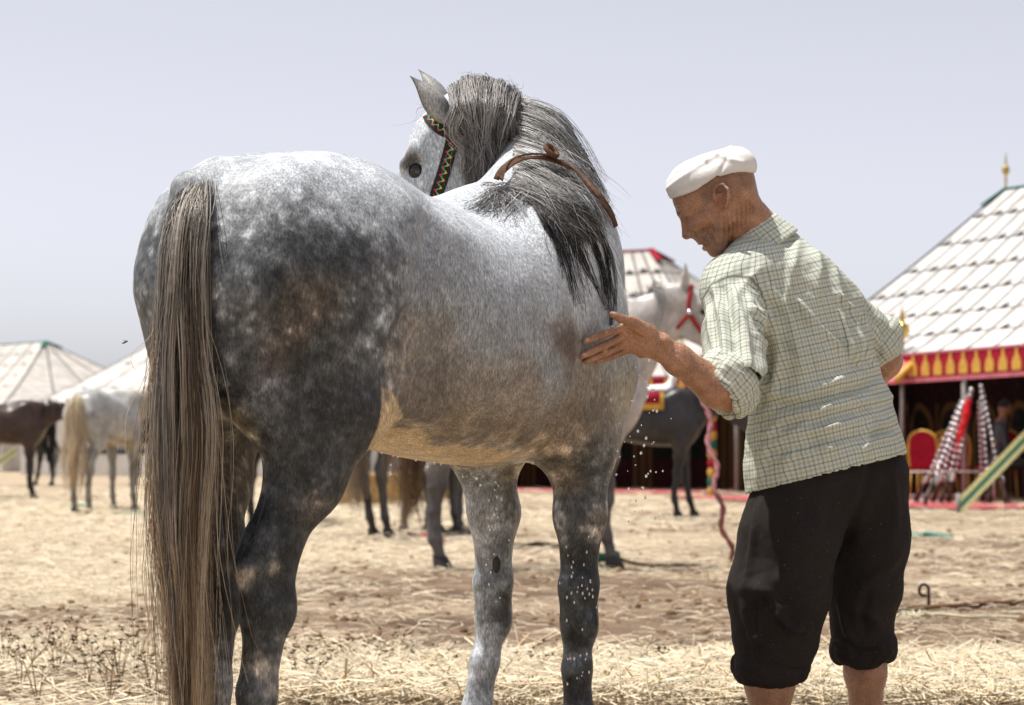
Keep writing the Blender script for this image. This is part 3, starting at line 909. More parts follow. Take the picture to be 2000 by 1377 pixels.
# front mane falling on the left side of the neck
cr = catmull([(897, 184), (922, 168), (960, 170), (990, 184), (1010, 200)], 60)
for big in range(26):
    ab = rs.rand(); drk = rs.rand(); swb = rs.randn() * 9; xb = rs.randn() * 7; yb = 398 + rs.randn() * 26 - (70 * rs.rand() if rs.rand() < .35 else 0)
    for sub in range(4):
        a = np.clip(ab + rs.randn() * .03, 0, 1); x0, y0 = cr[int(a * 59)]
        d0 = 6.58 + .06 * math.sin(a * 3)
        xe = 920 + 72 * ab ** 1.05 + xb + rs.randn() * 3; ye = yb + rs.randn() * 14
        dm = 6.40 - .04 * rs.rand()
        sway = swb + rs.randn() * 2
        pts = [L_(x0 + 2, y0 + 6, d0 + .03), L_(x0 - 6 + 5 * rs.randn(), y0 - 8 - 9 * rs.rand(), d0 - .07), L_(x0 * .72 + xe * .28 - 8, y0 + 26, dm - .02), L_(x0 * .4 + xe * .6 - 5 + sway, y0 * .62 + ye * .38, dm), L_(xe - sway, y0 * .32 + ye * .68, dm), L_(xe + rs.randn() * 4 + sway * .5, ye, dm)]
        locks.append(dict(pts=pts, n=24, spread=.013, tip=.004, r=.0008, col0=LIGHT if drk < .6 else GREY, col1=(.24, .21, .185) if drk < .5 else ((.10, .085, .075) if drk < .75 else DARK), colvar=.15, colpow=.8, seg=16, ref=dirl((0, 1, 0)), flat=.6, alt=DARK, altp=.16, wob=.008, wave=.4, stray=.08, strayamp=.03))
# right mane sweeping over the neck
cr2 = catmull([(1006, 202), (1002, 222), (1000, 262), (1004, 310), (1002, 345), (990, 374)], 60)
for i in range(165):
    a = rs.rand() ** .9; x0, y0 = cr2[int(a * 59)]
    if a < .72:
        f = a / .72
        xe = 1178 + rs.randn() * 10 - 30 * f * rs.rand(); ye = 400 + 60 * f + rs.randn() * 26
        pm = (x0 + (xe - x0) * .38, y0 - 6 + (ye - y0) * .12 + 18 * f); pq = (x0 + (xe - x0) * .74, y0 + (ye - y0) * .50)
    else:
        xe = 1100 + rs.rand() * 70; ye = 430 + rs.rand() * 50
        pm = (x0 + (xe - x0) * .4, y0 + (ye - y0) * .25); pq = (x0 + (xe - x0) * .75, y0 + (ye - y0) * .62)
    q = surf_path([(x0, y0), pm, pq, (xe, ye)], .008 + .022 * rs.rand(), 10)
    locks.append(dict(pts=q, n=24, spread=.013, tip=.004, r=.0008, col0=LIGHT if rs.rand() < .7 else GREY, col1=BLACK, colvar=.22, colpow=.62, seg=14, ref=dirl((0, 1, 0)), flat=.4, alt=(.45, .44, .43), altp=.12, wob=.009, stray=.10, strayamp=.03))
# wet rat-tails below the thong
for (a, b, c, d, n_) in (((1060, 385), (1085, 440), (1110, 510), (1128, 600), 16), ((1050, 380), (1075, 430), (1100, 520), (1112, 575), 10), ((1080, 390), (1115, 450), (1150, 520), (1178, 585), 22), ((1095, 385), (1140, 440), (1175, 510), (1186, 612), 34),
        ((1075, 395), (1110, 460), (1135, 530), (1150, 570), 10), ((1040, 380), (1062, 430), (1090, 480), (1100, 540), 8), ((1110, 390), (1160, 450), (1188, 530), (1192, 630), 40), ((1120, 400), (1172, 460), (1196, 540), (1206, 600), 10), ((1030, 385), (1055, 425), (1080, 455), (1092, 500), 14), ((1090, 400), (1120, 470), (1128, 540), (1140, 610), 8),
        ((1060, 400), (1090, 450), (1098, 500), (1092, 550), 6)):
    for rep in range(2):
        j = rs.randn(8) * 5
        q = surf_path([(a[0] + j[0], a[1] + j[1]), (b[0] + j[2], b[1] + j[3]), (c[0] + j[4], c[1]), (d[0] + j[6] * .6, d[1] + j[7] * 2)], .009 + .006 * rs.rand(), 14)
        locks.append(dict(pts=q, n=n_, spread=.016, tip=.0022, r=.0008, col0=DARK, col1=BLACK, seg=16, ref=dirl((0, 1, 0)), flat=.3, belly=0, alt=(.5, .5, .5), altp=.07, wob=.003, stray=.08, strayamp=.03))
# tangle over the withers, some of it pale and curly
for i in range(30):
    x0 = 965 + 85 * rs.rand(); y0 = 362 + 20 * rs.rand()
    if i < 16:
        xe = 900 + 70 * rs.rand(); ye = 412 + 12 * rs.rand(); pm = (x0 - 25, y0 - 6 + 6 * rs.rand()); pq = (xe + 25, ye - 18)
    else:
        xe = 955 + 90 * rs.rand(); ye = 415 + 35 * rs.rand(); pm = (x0 - 10 + 20 * rs.rand(), y0 + 8); pq = (xe - 6, ye - 20)
    q = surf_path([(x0, y0), pm, pq, (xe, ye)], .008 + .008 * rs.rand(), 10)
    locks.append(dict(pts=q, n=10, spread=.015, tip=.010, r=.0008, col0=(.42, .41, .40), col1=DARK if rs.rand() < .7 else (.4, .4, .4), colvar=.3, seg=14, ref=dirl((0, 1, 0)), flat=.6, alt=(.55, .55, .55), altp=.25, wob=.012, stray=.3, strayamp=.03))
# forelock wisps and flyaways along the crest
for x, y, u, v in ((862, 205, 846, 190), (868, 200, 880, 183), (850, 215, 812, 250), (858, 210, 818, 270), (920, 165, 895, 158), (945, 160, 925, 150), (1000, 186, 1012, 165), (1005, 190, 985, 168), (1060, 215, 1092, 245), (1020, 200, 1075, 222)):
    pts = [L_(x, y, 6.55), L_(x * .6 + u * .4, y * .6 + v * .4 - 6, 6.52), L_(u, v, 6.50)]
    locks.append(dict(pts=pts, n=9, spread=.010, tip=.016, r=.0007, col0=GREY, col1=GREY, seg=10, ref=dirl((0, 1, 0)), stray=.4, strayamp=.03))
strands('mane', locks, MAT_HAIR, h_root, 3, 5)

# ---- tail
rs = np.random.RandomState(21)
locks = []
TAN = (.74, .56, .36); BROWN = (.40, .27, .16); ASH = (.44, .41, .37)
LE = [(372, 350), (440, 334), (540, 320), (650, 312), (760, 306), (900, 304), (1050, 308), (1200, 328), (1450, 338)]
RE = [(372, 402), (440, 404), (540, 404), (650, 408), (760, 418), (850, 424), (950, 416), (1100, 408), (1200, 406), (1450, 408)]
def tx(y, u):
    l = np.interp(y, [a for a, b in LE], [b for a, b in LE]); r_ = np.interp(y, [a for a, b in RE], [b for a, b in RE])
    return l + (r_ - l) * u
for big in range(40):
    ub = .5 + (rs.rand() - .5) * .84
    lay = rs.rand()                                   # 0 near camera .. 1 near the legs
    w1 = rs.randn() * .07; w2 = rs.randn() * .06; w3 = rs.rand() * 6
    Lb = 1120 + rs.randn() * 120 if rs.rand() > .25 else 640 + 420 * rs.rand()
    pale = rs.rand(); tp = rs.rand()
    topc = ASH if tp < .22 else (DARK if tp < .68 else GREY)
    lowc = TAN if pale < .5 else (BROWN if pale < .75 else (.045, .034, .026))
    for sub in range(6):
        u = ub + rs.randn() * .022
        dd = 5.10 + .10 * lay + .012 * rs.randn()
        x0 = 372 + 32 * (0.15 + .8 * u); y0 = 362 + 36 * rs.rand() ** 2
        pts = [L_(x0, y0 - 16, 5.27), L_(x0, y0, 5.205)]
        L = min(Lb + rs.randn() * 70, 1500 - y0)
        for tt in (.06, .16, .3, .45, .6, .75, .88, 1.0):
            y = y0 + L * tt
            uu = np.clip(u + (w1 * math.sin(tt * 6 + w3) + w2 * tt) * min(1, tt * 4), -.03, 1.03)
            uu = ub + (uu - ub) * (1 - .35 * tt) + (w1 * math.sin(tt * 6 + w3)) * .35 * tt
            pts.append(L_(tx(y, uu) + rs.randn() * 3.2, y, dd + .008 * rs.randn() + (.055 * (1 - tt * 6) if tt < .16 else 0)))
        locks.append(dict(pts=pts, n=20, spread=.012, tip=.004, r=.0008, col0=topc, col1=lowc, colvar=.10, colpow=2.0, seg=24, ref=dirl((0, 1, 0)), flat=.7, alt=(.05, .04, .033), altp=.12, wob=.005, wave=.5, stray=.06, strayamp=.05))
# single flyaway strands on the left edge
for i in range(16):
    y0 = 560 + 500 * rs.rand(); y1 = y0 + 150 + 350 * rs.rand(); o_ = 10 + 25 * rs.rand()
    pts = [L_(tx(y0, .1), y0, 5.12), L_(tx(y0, 0) - o_ * .7, y0 * .6 + y1 * .4, 5.11), L_(tx(y1, 0) - o_, y0 * .3 + y1 * .7, 5.11), L_(tx(y1, .0) + 8 * rs.randn(), y1, 5.12)]
    locks.append(dict(pts=pts, n=3, spread=.006, tip=.006, r=.0008, col0=BROWN, col1=TAN, seg=18, ref=dirl((0, 1, 0)), stray=.3, strayamp=.03))
# short pale hair over the dock
for i in range(40):
    x0 = 365 + 40 * rs.rand(); y0 = 362 + 20 * rs.rand(); x1 = tx(480, .15 + .7 * rs.rand())
    pts = [L_(x0, y0 - 16, 5.26), L_(x0, y0, 5.20), L_(x0 * .6 + x1 * .4, y0 + 50, 5.115), L_(x1, y0 + 90 + 120 * rs.rand(), 5.105)]
    locks.append(dict(pts=pts, n=10, spread=.014, tip=.012, r=.0009, col0=(.52, .47, .40), col1=ASH, seg=10, ref=dirl((0, 1, 0)), flat=.4, alt=DARK, altp=.2, stray=.08, strayamp=.02))
strands('tail', locks, MAT_HAIR, h_root, 3, 6)
# ------------------------------------------------------------------ the man washing the horse
MO = np.array([P(1600, 1500, 6.4)[0], 6.42, 0.0])
m_root = empty('person', MO, 0, 'man in white cap, checked shirt and rolled black trousers reaching to the grey horse', 'person')
LAT = nrm((-0.86, -0.5, 0)); FAC = nrm((-0.5, 0.86, 0))

def plane(c, n, k=0.006, op='s'):
    c = np.asarray(c, np.float32); n = np.asarray(nrm(n), np.float32)
    return (lambda p: -((p - c) @ n), k, op)         # subtracts the side n points to

# ---- folds pressed into cloth
def cloth_folds(V, N, F, folds, seed, nz=.004, scale=14, aniso=(1, 1, 1), sharp=.5):
    bv = BVHTree.FromPolygons([tuple(v) for v in V], [tuple(int(i) for i in f) for f in F])
    o = Vector((0, 0, CAM_H)); disp = np.zeros(len(V))
    for pl, w_, am in folds:
        pts = []
        for x, y in catmull(pl, max(6, 4 * len(pl))):
            loc, nor, i, d = bv.ray_cast(o, (Vector(P(x, y, 6)) - o).normalized())
            if loc is not None: pts.append(np.array(loc))
        if len(pts) < 2: continue
        best = np.full(len(V), 9.0); bt = np.zeros(len(V))
        for i in range(len(pts) - 1):
            a, b = pts[i], pts[i + 1]; ab = b - a; L2 = (ab ** 2).sum() + 1e-9
            tt = np.clip(((V - a) @ ab) / L2, 0, 1)
            d = np.linalg.norm(V - a - tt[:, None] * ab, axis=1)
            m = d < best; best[m] = d[m]; bt[m] = (i + tt[m]) / (len(pts) - 1)
        env = np.clip(np.sin(np.pi * np.clip(bt * .9 + .05, 0, 1)), 0, 1) ** .6
        disp += am * env * ((1 - sharp) * np.exp(-(best / w_) ** 2) + sharp * np.exp(-1.4 * best / w_) - .35 * np.exp(-(best / (2.2 * w_)) ** 2))
    q = V.astype(np.float32) * np.array(aniso, np.float32) * scale
    wp = q + 1.2 * np.stack([fbm(q * .7 + 5, 2), fbm(q * .7 + 19, 2), fbm(q * .7 + 43, 2)], 1)
    rg = 1 - np.abs(2 * fbm(wp + seed, 3) - 1)
    disp += (rg - .75) * nz * 2 + (fbm(q * 3.1 + seed, 2) - .5) * nz * .5
    return V + N * disp[:, None]

def prune(V, F, keep):
    idx = np.full(len(V), -1); idx[keep] = np.arange(keep.sum())
    F = F[(keep[F]).all(1)]
    return V[keep], idx[F]


# ---- head frame
hf = nrm((-0.893, 0.21, -0.398)); hu_ = np.array((-0.4067, 0, 0.9135)); hu_ = nrm(hu_ - hf * np.dot(hf, hu_)); hw_ = np.cross(hu_, hf)
E0 = P(1402.5, 392.9, 6.37)
def E(f, u, w=0.0): return E0 + hf * f + hu_ * u + hw_ * w
EAX = (hf, hu_, hw_)
body = []
body += [ell(E(-.004, .045), (.104, .068, .071), EAX, k=.02),
         ell(E(-.042, .015), (.058, .06, .060), EAX, k=.03),
         ell(E(.058, .028), (.044, .05, .058), EAX, k=.02),
         econe(E(.040, .0), E(.042, -.075), (.052, .052), (.034, .040), hw_, k=.02),
         ell(E(.060, -.066), (.026, .030, .032), EAX, k=.02),
         ell(E(.060, -.113), (.016, .014, .018), EAX, k=.014),
         econe(E(-.005, -.05), E(.045, -.100), (.040, .03), (.022, .018), hw_, k=.02)]
for s in (1, -1):
    body += [econe(E(.096, .011, .012 * s), E(.082, .011, .048 * s), .0115, .010, hw_, k=.012),
             ell(E(.066, -.034, .046 * s), (.024, .014, .016), EAX, k=.02),
             econe(E(.060, -.034, .050 * s), E(.010, -.020, .064 * s), .011, .010, hw_, k=.02),
             econe(E(.004, -.055, .050 * s), E(.050, -.112, .014 * s), (.012, .016), (.010, .013), hw_, k=.02),
             econe(E(.0, -.0, .058 * s), E(.003, -.055, .050 * s), (.012, .025), (.012, .018), hw_, k=.02),
             econe(E(.072, -.060, .022 * s), E(.056, -.094, .027 * s), .010, .008, hw_, k=.015),     # fold beside the mouth
             ell(E(.095, -.008, .034 * s), (.016, .011, .020), EAX, k=.008, op='s'),
             ell(E(.0785, -.007, .032 * s), (.0115, .011, .014), EAX, k=.003),
             econe(E(.089, -.001, .018 * s), E(.078, -.003, .048 * s), .0042, .004, hw_, k=.004),
             econe(E(.087, -.013, .020 * s), E(.077, -.013, .046 * s), .004, .004, hw_, k=.004)]
body += [econe(E(.078, .004), E(.080, -.052), (.013, .018), (.016, .016), hw_, k=.010), econe(E(.096, .000), E(.1085, -.042), (.0085, .009), (.0125, .010), hw_, k=.010),
         ell(E(.1085, -.0465), (.0115, .0105, .0125), EAX, k=.006),
         econe(E(.086, -.056), E(.078, -.073), (.014, .009), (.018, .008), hw_, k=.012)]
for s in (1, -1):
    body += [ell(E(.095, -.050, .0135 * s), (.013, .010, .0075), EAX, k=.005),
             ell(E(.101, -.0595, .008 * s), (.005, .003, .0028), EAX, k=.002, op='s')]
for w0, w1 in ((-.020, 0), (0, .020)):
    body += [econe(E(.0835 - .35 * abs(w0), -.0775 - .15 * abs(w0), w0), E(.0835 - .35 * abs(w1), -.0775 - .15 * abs(w1), w1), .0058, .0058, hw_, k=.006),
             econe(E(.0790 - .35 * abs(w0), -.0940 + .15 * abs(w0), w0), E(.0790 - .35 * abs(w1), -.0940 + .15 * abs(w1), w1), .0062, .0062, hw_, k=.006)]
body += [ell(E(.086, -.0857), (.014, .0028, .021), EAX, k=.004, op='s')]
# ears
for s in (1, -1):
    eu = nrm(hu_ * .91 - hf * .41); ef = nrm(hf * .91 + hu_ * .41); ew = nrm(hw_ * s * .88 - ef * .48)
    def EA(a, b, c=0.0): return E(-.012, -.008, .0755 * s) + ef * a + eu * b + np.cross(ef, eu) * 0 + nrm(hw_ * s) * (c + max(0, -a) * .62)
    rim = [(a * 1.22, b * 1.2) for a, b in [(.012, .006), (.014, .022), (.007, .034), (-.006, .036), (-.017, .026), (-.020, .008), (-.016, -.010), (-.009, -.024)]]
    for i in range(len(rim) - 1):
        body.append(econe(EA(*rim[i], .004), EA(*rim[i + 1], .004), .0042, .0042, hw_, k=.003))
    body.append(econe(EA(-.006, .020, -.003), EA(-.008, -.014, -.003), (.004, .016), (.004, .011), hw_ * s, k=.006))
    body.append(econe(EA(-.007, -.030, .002), EA(-.002, -.040, .001), (.005, .009), (.0045, .007), hw_ * s, k=.006))
    anti = [(-.006, .027), (-.011, .014), (-.011, -.002), (-.006, -.014)]
    for i in range(3):
        body.append(econe(EA(*anti[i], .004), EA(*anti[i + 1], .004), .0025, .0025, hw_, k=.003))
    body.append(ell(EA(.0, -.002, .007), (.009, .015, .008), (ef, eu, hw_), k=.003, op='s'))
    body.append(ell(EA(.010, -.004, .003), (.004, .007, .004), (ef, eu, hw_), k=.004))
for s in (1, -1):      # creases: crow's feet, cheek folds, forehead
    for a, b, r_ in (((.070, -.010, .056), (.050, -.004, .064), .0016), ((.070, -.016, .056), (.050, -.018, .064), .0016), ((.066, -.022, .054), (.050, -.030, .060), .0016),
                     ((.082, -.052, .020), (.066, -.090, .028), .0022), ((.058, -.062, .038), (.046, -.104, .034), .002), ((.040, -.058, .046), (.032, -.098, .040), .002),
                     ((.1005, .022, .0), (.088, .024, .040), .0016), ((.1025, .034, .0), (.090, .036, .040), .0016)):
        body.append(econe(E(a[0], a[1], a[2] * s), E(b[0], b[1], b[2] * s), r_, r_ * .7, hw_, k=.004, op='s'))
for i in range(5):     # nape wrinkles
    body.append(econe(E(-.094 + .004 * i, -.028 - .010 * i, .0), E(-.070 + .004 * i, -.034 - .013 * i, .048), .0018, .0014, hw_, k=.004, op='s'))
# neck with its cords
nb = P(1488, 468, 6.43)
body += [econe(E(-.035, -.015), nb, (.050, .055), (.056, .066), hw_, k=.03),
         econe(E(-.030, -.020, .046), P(1455, 505, 6.40), .010, .012, hw_, k=.016),
         econe(E(-.055, -.005, .030), P(1490, 470, 6.38), .011, .014, hw_, k=.014),
         econe(E(-.045, -.012, .039), P(1475, 490, 6.38), .007, .009, hw_, k=.010)]
# trunk, arms and legs
sp = [P(1510, 515, 6.44), P(1545, 590, 6.42), P(1590, 730, 6.42), P(1618, 860, 6.42), P(1618, 930, 6.42)]
body += chain(sp, [(.08, .05), (.14, .09), (.125, .08), (.13, .09), (.135, .095)], LAT, .05)
LS, LE_, LW = P(1430, 580, 6.30), P(1442, 788, 6.08), P(1288, 676, 5.985)
body += [econe(sp[0], LS, .05, .05, LAT, k=.03), econe(LS, LE_ + (0, 0, .04), .05, .042, LAT, k=.03),
         econe(LE_ + np.array((-.005, 0, .012)), P(1400, 757, 6.04), (.041, .041), (.047, .043), (0, 0, 1), k=.02),
         econe(P(1400, 757, 6.04), P(1325, 703, 6.0), (.047, .042), (.034, .028), (0, 0, 1), k=.02),
         econe(P(1325, 703, 6.0), LW, (.034, .028), (.031, .021), (0, 0, 1), k=.02),
         ell(P(1300, 668, 5.97), (.012, .010, .012), k=.012),
         econe(P(1395, 770, 6.02), P(1330, 712, 5.985), (.010, .012), (.006, .006), (0, 0, 1), k=.015)]
RS, RE_, RW_ = P(1628, 600, 6.52), P(1728, 705, 6.60), P(1640, 820, 6.78)
body += [econe(sp[0], RS, .05, .05, LAT, k=.03), econe(RS, RE_, .048, .043, LAT, k=.04), econe(RE_, RW_, .043, .03, LAT, k=.02)]
LH, LK, LC, LA = P(1565, 940, 6.36), P(1516, 1185, 6.33), P(1503, 1330, 6.35), P(1506, 1480, 6.38)
RH, RK, RC, RA = P(1675, 935, 6.48), P(1690, 1170, 6.50), P(1690, 1310, 6.52), P(1692, 1470, 6.56)
body += [econe(LH, LK, .09, .06, LAT, k=.04), econe(LK, LC, (.056, .056), (.059, .062), LAT, k=.03), econe(LC, LA, (.058, .062), (.036, .04), LAT, k=.03),
         econe(RH, RK, .09, .06, LAT, k=.04), econe(RK, RC, (.055, .055), (.050, .054), LAT, k=.03), econe(RC, RA, (.048, .052), (.035, .038), LAT, k=.03)]
for A_ in (LA, RA):
    g = np.array((A_[0], A_[1], 0.0))
    body += [econe(A_, g + FAC * -.02 + (0, 0, .045), .037, .036, LAT, k=.02), econe(g + FAC * -.04 + (0, 0, .035), g + FAC * .14 + (0, 0, .025), (.034, .034), (.042, .022), LAT, k=.03),
             ell(g + FAC * .17 + (0, 0, .02), (.04, .03, .017), k=.02)]
# ---- left hand
def fin(pts, rad):
    return [econe(pts[i], pts[i + 1], rad[i], rad[i + 1], (0, 0, 1), k=.004) for i in range(len(pts) - 1)]
up_h = nrm(P(1232, 628, 5.95) - P(1238, 684, 5.97))
body += [econe(LW, P(1262, 668, 5.975), (.031, .019), (.037, .018), up_h, k=.012),
         econe(P(1262, 668, 5.975), P(1232, 655, 5.955), (.037, .017), (.041, .0145), up_h, k=.010),
         econe(P(1266, 652, 5.965), P(1240, 634, 5.93), (.018, .015), (.016, .013), up_h, k=.012)]
body += fin([P(1244, 640, 5.95), P(1226, 637, 5.938), P(1184, 652, 5.905), P(1160, 660, 5.893), P(1143, 667, 5.886)], [.0105, .0112, .0092, .0086, .0068])
body += fin([P(1244, 655, 5.955), P(1222, 654, 5.945), P(1176, 677, 5.912), P(1153, 688, 5.892), P(1136, 696, 5.879)], [.0105, .0112, .0096, .0088, .0069])
body += fin([P(1246, 668, 5.96), P(1226, 669, 5.955), P(1182, 690, 5.935), P(1160, 699, 5.915), P(1145, 706, 5.902)], [.0098, .0104, .0088, .0082, .0066])
body += fin([P(1248, 680, 5.97), P(1234, 681, 5.97), P(1196, 696, 5.96), P(1178, 702, 5.95), P(1166, 706, 5.94)], [.0092, .0095, .0078, .0072, .0060])
body += fin([P(1260, 648, 5.95), P(1236, 628, 5.925), P(1212, 622, 5.905), P(1196, 614, 5.895)], [.0128, .0115, .0102, .0080])
for kx, ky, kd in ((1184, 651, 5.900), (1176, 676, 5.906), (1182, 689, 5.929), (1226, 636, 5.930), (1222, 653, 5.936)):
    body.append(ell(P(kx, ky, kd - .004), (.0085, .0085, .0085), k=.006))

allp = np.array([P(1100, 280, 6.3), P(1780, 1500, 6.3)])
V, F = sdf_mesh(body, (0.10, 5.80, -0.01), (1.10, 7.05, 1.66), 0.0032, 1)
skin_folds = []
for x0, y0, x1, y1 in ((1413, 432, 1414, 482), (1421, 424, 1422, 476), (1429, 416, 1429, 468), (1438, 408, 1437, 460), (1447, 400, 1446, 450), (1456, 394, 1454, 440), (1464, 392, 1462, 428), (1470, 398, 1468, 420)):
    skin_folds.append(([(x0, y0), ((x0 + x1) / 2 + 2, (y0 + y1) / 2), (x1, y1)], .0034, -.0062))
skin_folds += [([(1358, 458), (1378, 470), (1390, 488)], .003, -.003), ([(1372, 446), (1390, 462), (1398, 480)], .003, -.0025), ([(1385, 436), (1400, 455), (1406, 476)], .003, -.0022), ([(1350, 436), (1362, 430), (1372, 426)], .002, -.0018), ([(1352, 441), (1364, 440), (1374, 438)], .002, -.0015),
               ([(1318, 398), (1332, 396), (1346, 392)], .0022, -.0018), ([(1320, 406), (1334, 404), (1348, 400)], .0022, -.0018), ([(1322, 413), (1334, 411), (1344, 408)], .002, -.0016), ([(1360, 468), (1372, 474), (1380, 482)], .003, .0025),
               ([(1262, 660), (1244, 648), (1228, 640)], .003, .0022), ([(1262, 668), (1242, 660), (1224, 655)], .003, .0024), ([(1264, 676), (1244, 672), (1228, 669)], .003, .0022), ([(1262, 652), (1250, 640), (1240, 630)], .003, .0016), ([(1290, 660), (1310, 690), (1345, 715)], .005, .0020), ([(1320, 705), (1350, 730), (1390, 760)], .005, -.0022),
               ([(1180, 645), (1186, 660)], .0018, -.0016), ([(1176, 646), (1182, 661)], .0016, -.0014), ([(1172, 668), (1178, 685)], .0018, -.0016), ([(1276, 655), (1284, 672), (1282, 690)], .0025, -.0018), ([(1282, 652), (1290, 670), (1288, 690)], .0025, -.0018)]
skin_folds = [(a, b, c * 1.6) for a, b, c in skin_folds]
V = cloth_folds(V, vnormals(V, F), F, skin_folds, 2, .0006, 60)
t = NT('sunburnt_skin')
co = t.coord('Object')
n1 = t.noise(co, 30, 5); n2 = t.noise(co, 260, 3); n3 = t.noise(t.coord('Object', (60, 60, 180)), 1.0, 4, .6)
wv = t.n('TexWave'); t.l(t.coord('Object', (1, .4, .5)), wv.inputs[0]); wv.inputs['Scale'].default_value = 34; wv.inputs['Distortion'].default_value = 7; wv.inputs['Detail'].default_value = 3; wv.inputs['Detail Scale'].default_value = 2.2
c = t.mix(1.0, t.attr('skin'), t.ramp(n1, [(.3, (.72, .68, .66)), (.7, (1.22, 1.2, 1.2))]), 'MULTIPLY')
c = t.mix(.6, c, t.ramp(n2, [(.3, (.58, .54, .52)), (.7, (1.3, 1.3, 1.3))]), 'MULTIPLY')
t.set(c, .42, .45)
t.b.inputs['Subsurface Weight'].default_value = .08
t.b.inputs['Subsurface Radius'].default_value = (.012, .005, .003)
hb = t.math('ADD', t.math('MULTIPLY', n2, .45), t.math('ADD', t.math('MULTIPLY', n3, .6), t.math('MULTIPLY', wv.outputs['Fac'], .12)))
t.bump(hb, .8, .0045)
MAT_SKIN = t.m
sk = np.tile(np.array((.42, .228, .138)), (len(V), 1))
def spot(c, r, col, amt):
    global sk
    w = np.exp(-((V - c) ** 2).sum(1) / r ** 2)[:, None] * amt
    sk = sk * (1 - w) + np.array(col) * w
def local_head(p): q = p - E0; return q @ hf, q @ hu_, q @ hw_
lf, lu, lw = local_head(V)
headm = sstep(-.16, -.10, lu) * (np.abs(lf) < .15)
stub = headm * sstep(-.03, -.06, lu) * sstep(.0, .03, lf)                                # grey stubble on the jaw
stub = np.maximum(stub, 0.55 * headm * sstep(-.02, .01, lu) * sstep(.055, .02, lf))       # cropped hair
fine = fbm(V.astype(np.float32) * 330, 2)
sk = sk * (1 - (stub * .55 * sstep(.40, .62, fine))[:, None]) + np.array((.22, .19, .17)) * (stub * .55 * sstep(.40, .62, fine))[:, None]
sk *= (1 - .22 * headm * sstep(-.02, .02, lu) * sstep(.04, .0, lf))[:, None]
for c_, r_, col, a_ in ((E(.118, -.05), .016, (.42, .15, .08), .7), (E(.07, -.035, .05), .02, (.44, .19, .09), .5), (E(-.012, .0, .085), .022, (.44, .17, .09), .6), (P(1143, 667, 5.89), .012, (.52, .27, .17), .6),
        (P(1138, 695, 5.88), .012, (.52, .27, .17), .6), (P(1197, 616, 5.89), .014, (.5, .24, .15), .6), (P(1440, 790, 6.06), .05, (.42, .19, .10), .6),
        (E(.083, -.0775), .009, (.26, .11, .08), .6), (E(.079, -.094), .009, (.30, .12, .09), .6), (LC, .25, (.36, .20, .13), .7), (RC, .25, (.36, .20, .13), .7)):
    spot(c_, r_, col, a_)
brow = np.exp(-((lu - .011) / .0045) ** 2) * sstep(.070, .082, lf) * sstep(.008, .016, np.abs(lw)) * sstep(.052, .04, np.abs(lw)) * sstep(.35, .6, fbm(V.astype(np.float32) * 200, 2))
sk = sk * (1 - .95 * np.clip(brow * 1.3, 0, 1)[:, None]) + np.array((.03, .024, .02)) * .95 * np.clip(brow * 1.3, 0, 1)[:, None]
eye_m = np.exp(-((lu + .0065) / .0036) ** 2) * sstep(.070, .076, lf) * np.exp(-((np.abs(lw) - .036) / .011) ** 2)
sk = sk * (1 - .9 * np.clip(eye_m * 1.2, 0, 1)[:, None]) + np.array((.02, .014, .012)) * .9 * np.clip(eye_m * 1.2, 0, 1)[:, None]
me = mesh_np('body', V - MO, F); set_color(me, 'skin', np.clip(sk, .01, .8)); link('body', me, MAT_SKIN, m_root)
# finger nails
MAT_NAIL = plain('finger_nail', (.50, .30, .22), .3, .5)
for x, y, d_ in ((1147, 664, 5.876), (1141, 693, 5.869), (1201, 614, 5.884)):
    ball('fingernail', P(x, y, d_) - MO, .006, MAT_NAIL, m_root, 8, (1.0, .45, .8))

# ---- cap
cap = [ell(E(-.006, .062), (.110, .062, .081), EAX, k=.01),
       econe(E(.045, .072, -.03), E(.045, .072, .03), (.05, .046), (.05, .046), hf, k=.03),
       ell(E(-.075, .058), (.052, .050, .066), EAX, k=.02)]
ring = []
for i in range(24):
    a = 2 * math.pi * i / 24; cf, cw = math.cos(a), math.sin(a)
    ring.append(E(-.004 + .098 * cf, .061 + .012 * cf + .004 * math.sin(3 * a), .076 * cw))
for i in range(24):
    cap.append(econe(ring[i], ring[(i + 1) % 24], (.019, .010), (.019, .010), hu_, k=.010))
pn = nrm(hu_ * -1 + hf * .16)
cap += [plane(E(-.01, .034), nrm(-hu_ + hf * .165), .006), ell(E(-.025, .015), (.085, .036, .2), EAX, k=.01, op='s'), ell(E(-.004, .030), (.104, .070, .077), EAX, k=.006, op='s')]
V, F = sdf_mesh(cap, E0 - .2, E0 + .2, 0.003, 2)
N = vnormals(V, F)
lf, lu, lw = local_head(V)
fo = np.zeros(len(V))
for a0, b0, a1, b1, w_, am in ((.10, .080, -.02, .100, .006, .004), (-.02, .100, -.085, .108, .005, .005), (.095, .060, -.03, .050, .005, -.003), (-.03, .050, -.085, .096, .005, -.004), (-.05, .104, -.10, .06, .006, .004), (.06, .110, -.01, .118, .006, .003)):
    tt = np.clip(((lf - a0) * (a1 - a0) + (lu - b0) * (b1 - b0)) / ((a1 - a0) ** 2 + (b1 - b0) ** 2), 0, 1)
    dd = np.hypot(lf - a0 - tt * (a1 - a0), lu - b0 - tt * (b1 - b0))
    fo += am * np.exp(-(dd / w_) ** 2)
fo *= .9; fo += (fbm(V.astype(np.float32) * 40, 3) - .5) * .0025
V = V + N * fo[:, None]
t = NT('white_cotton_cap'); wv = t.noise(t.coord('Object', (1, 1, 2.5)), 320, 3)
t.set(t.ramp(t.noise(t.coord('Object'), 14, 4), [(.3, (.70, .68, .65)), (.7, (.82, .81, .79))]), .9, .15); t.bump(wv, .35, .002)
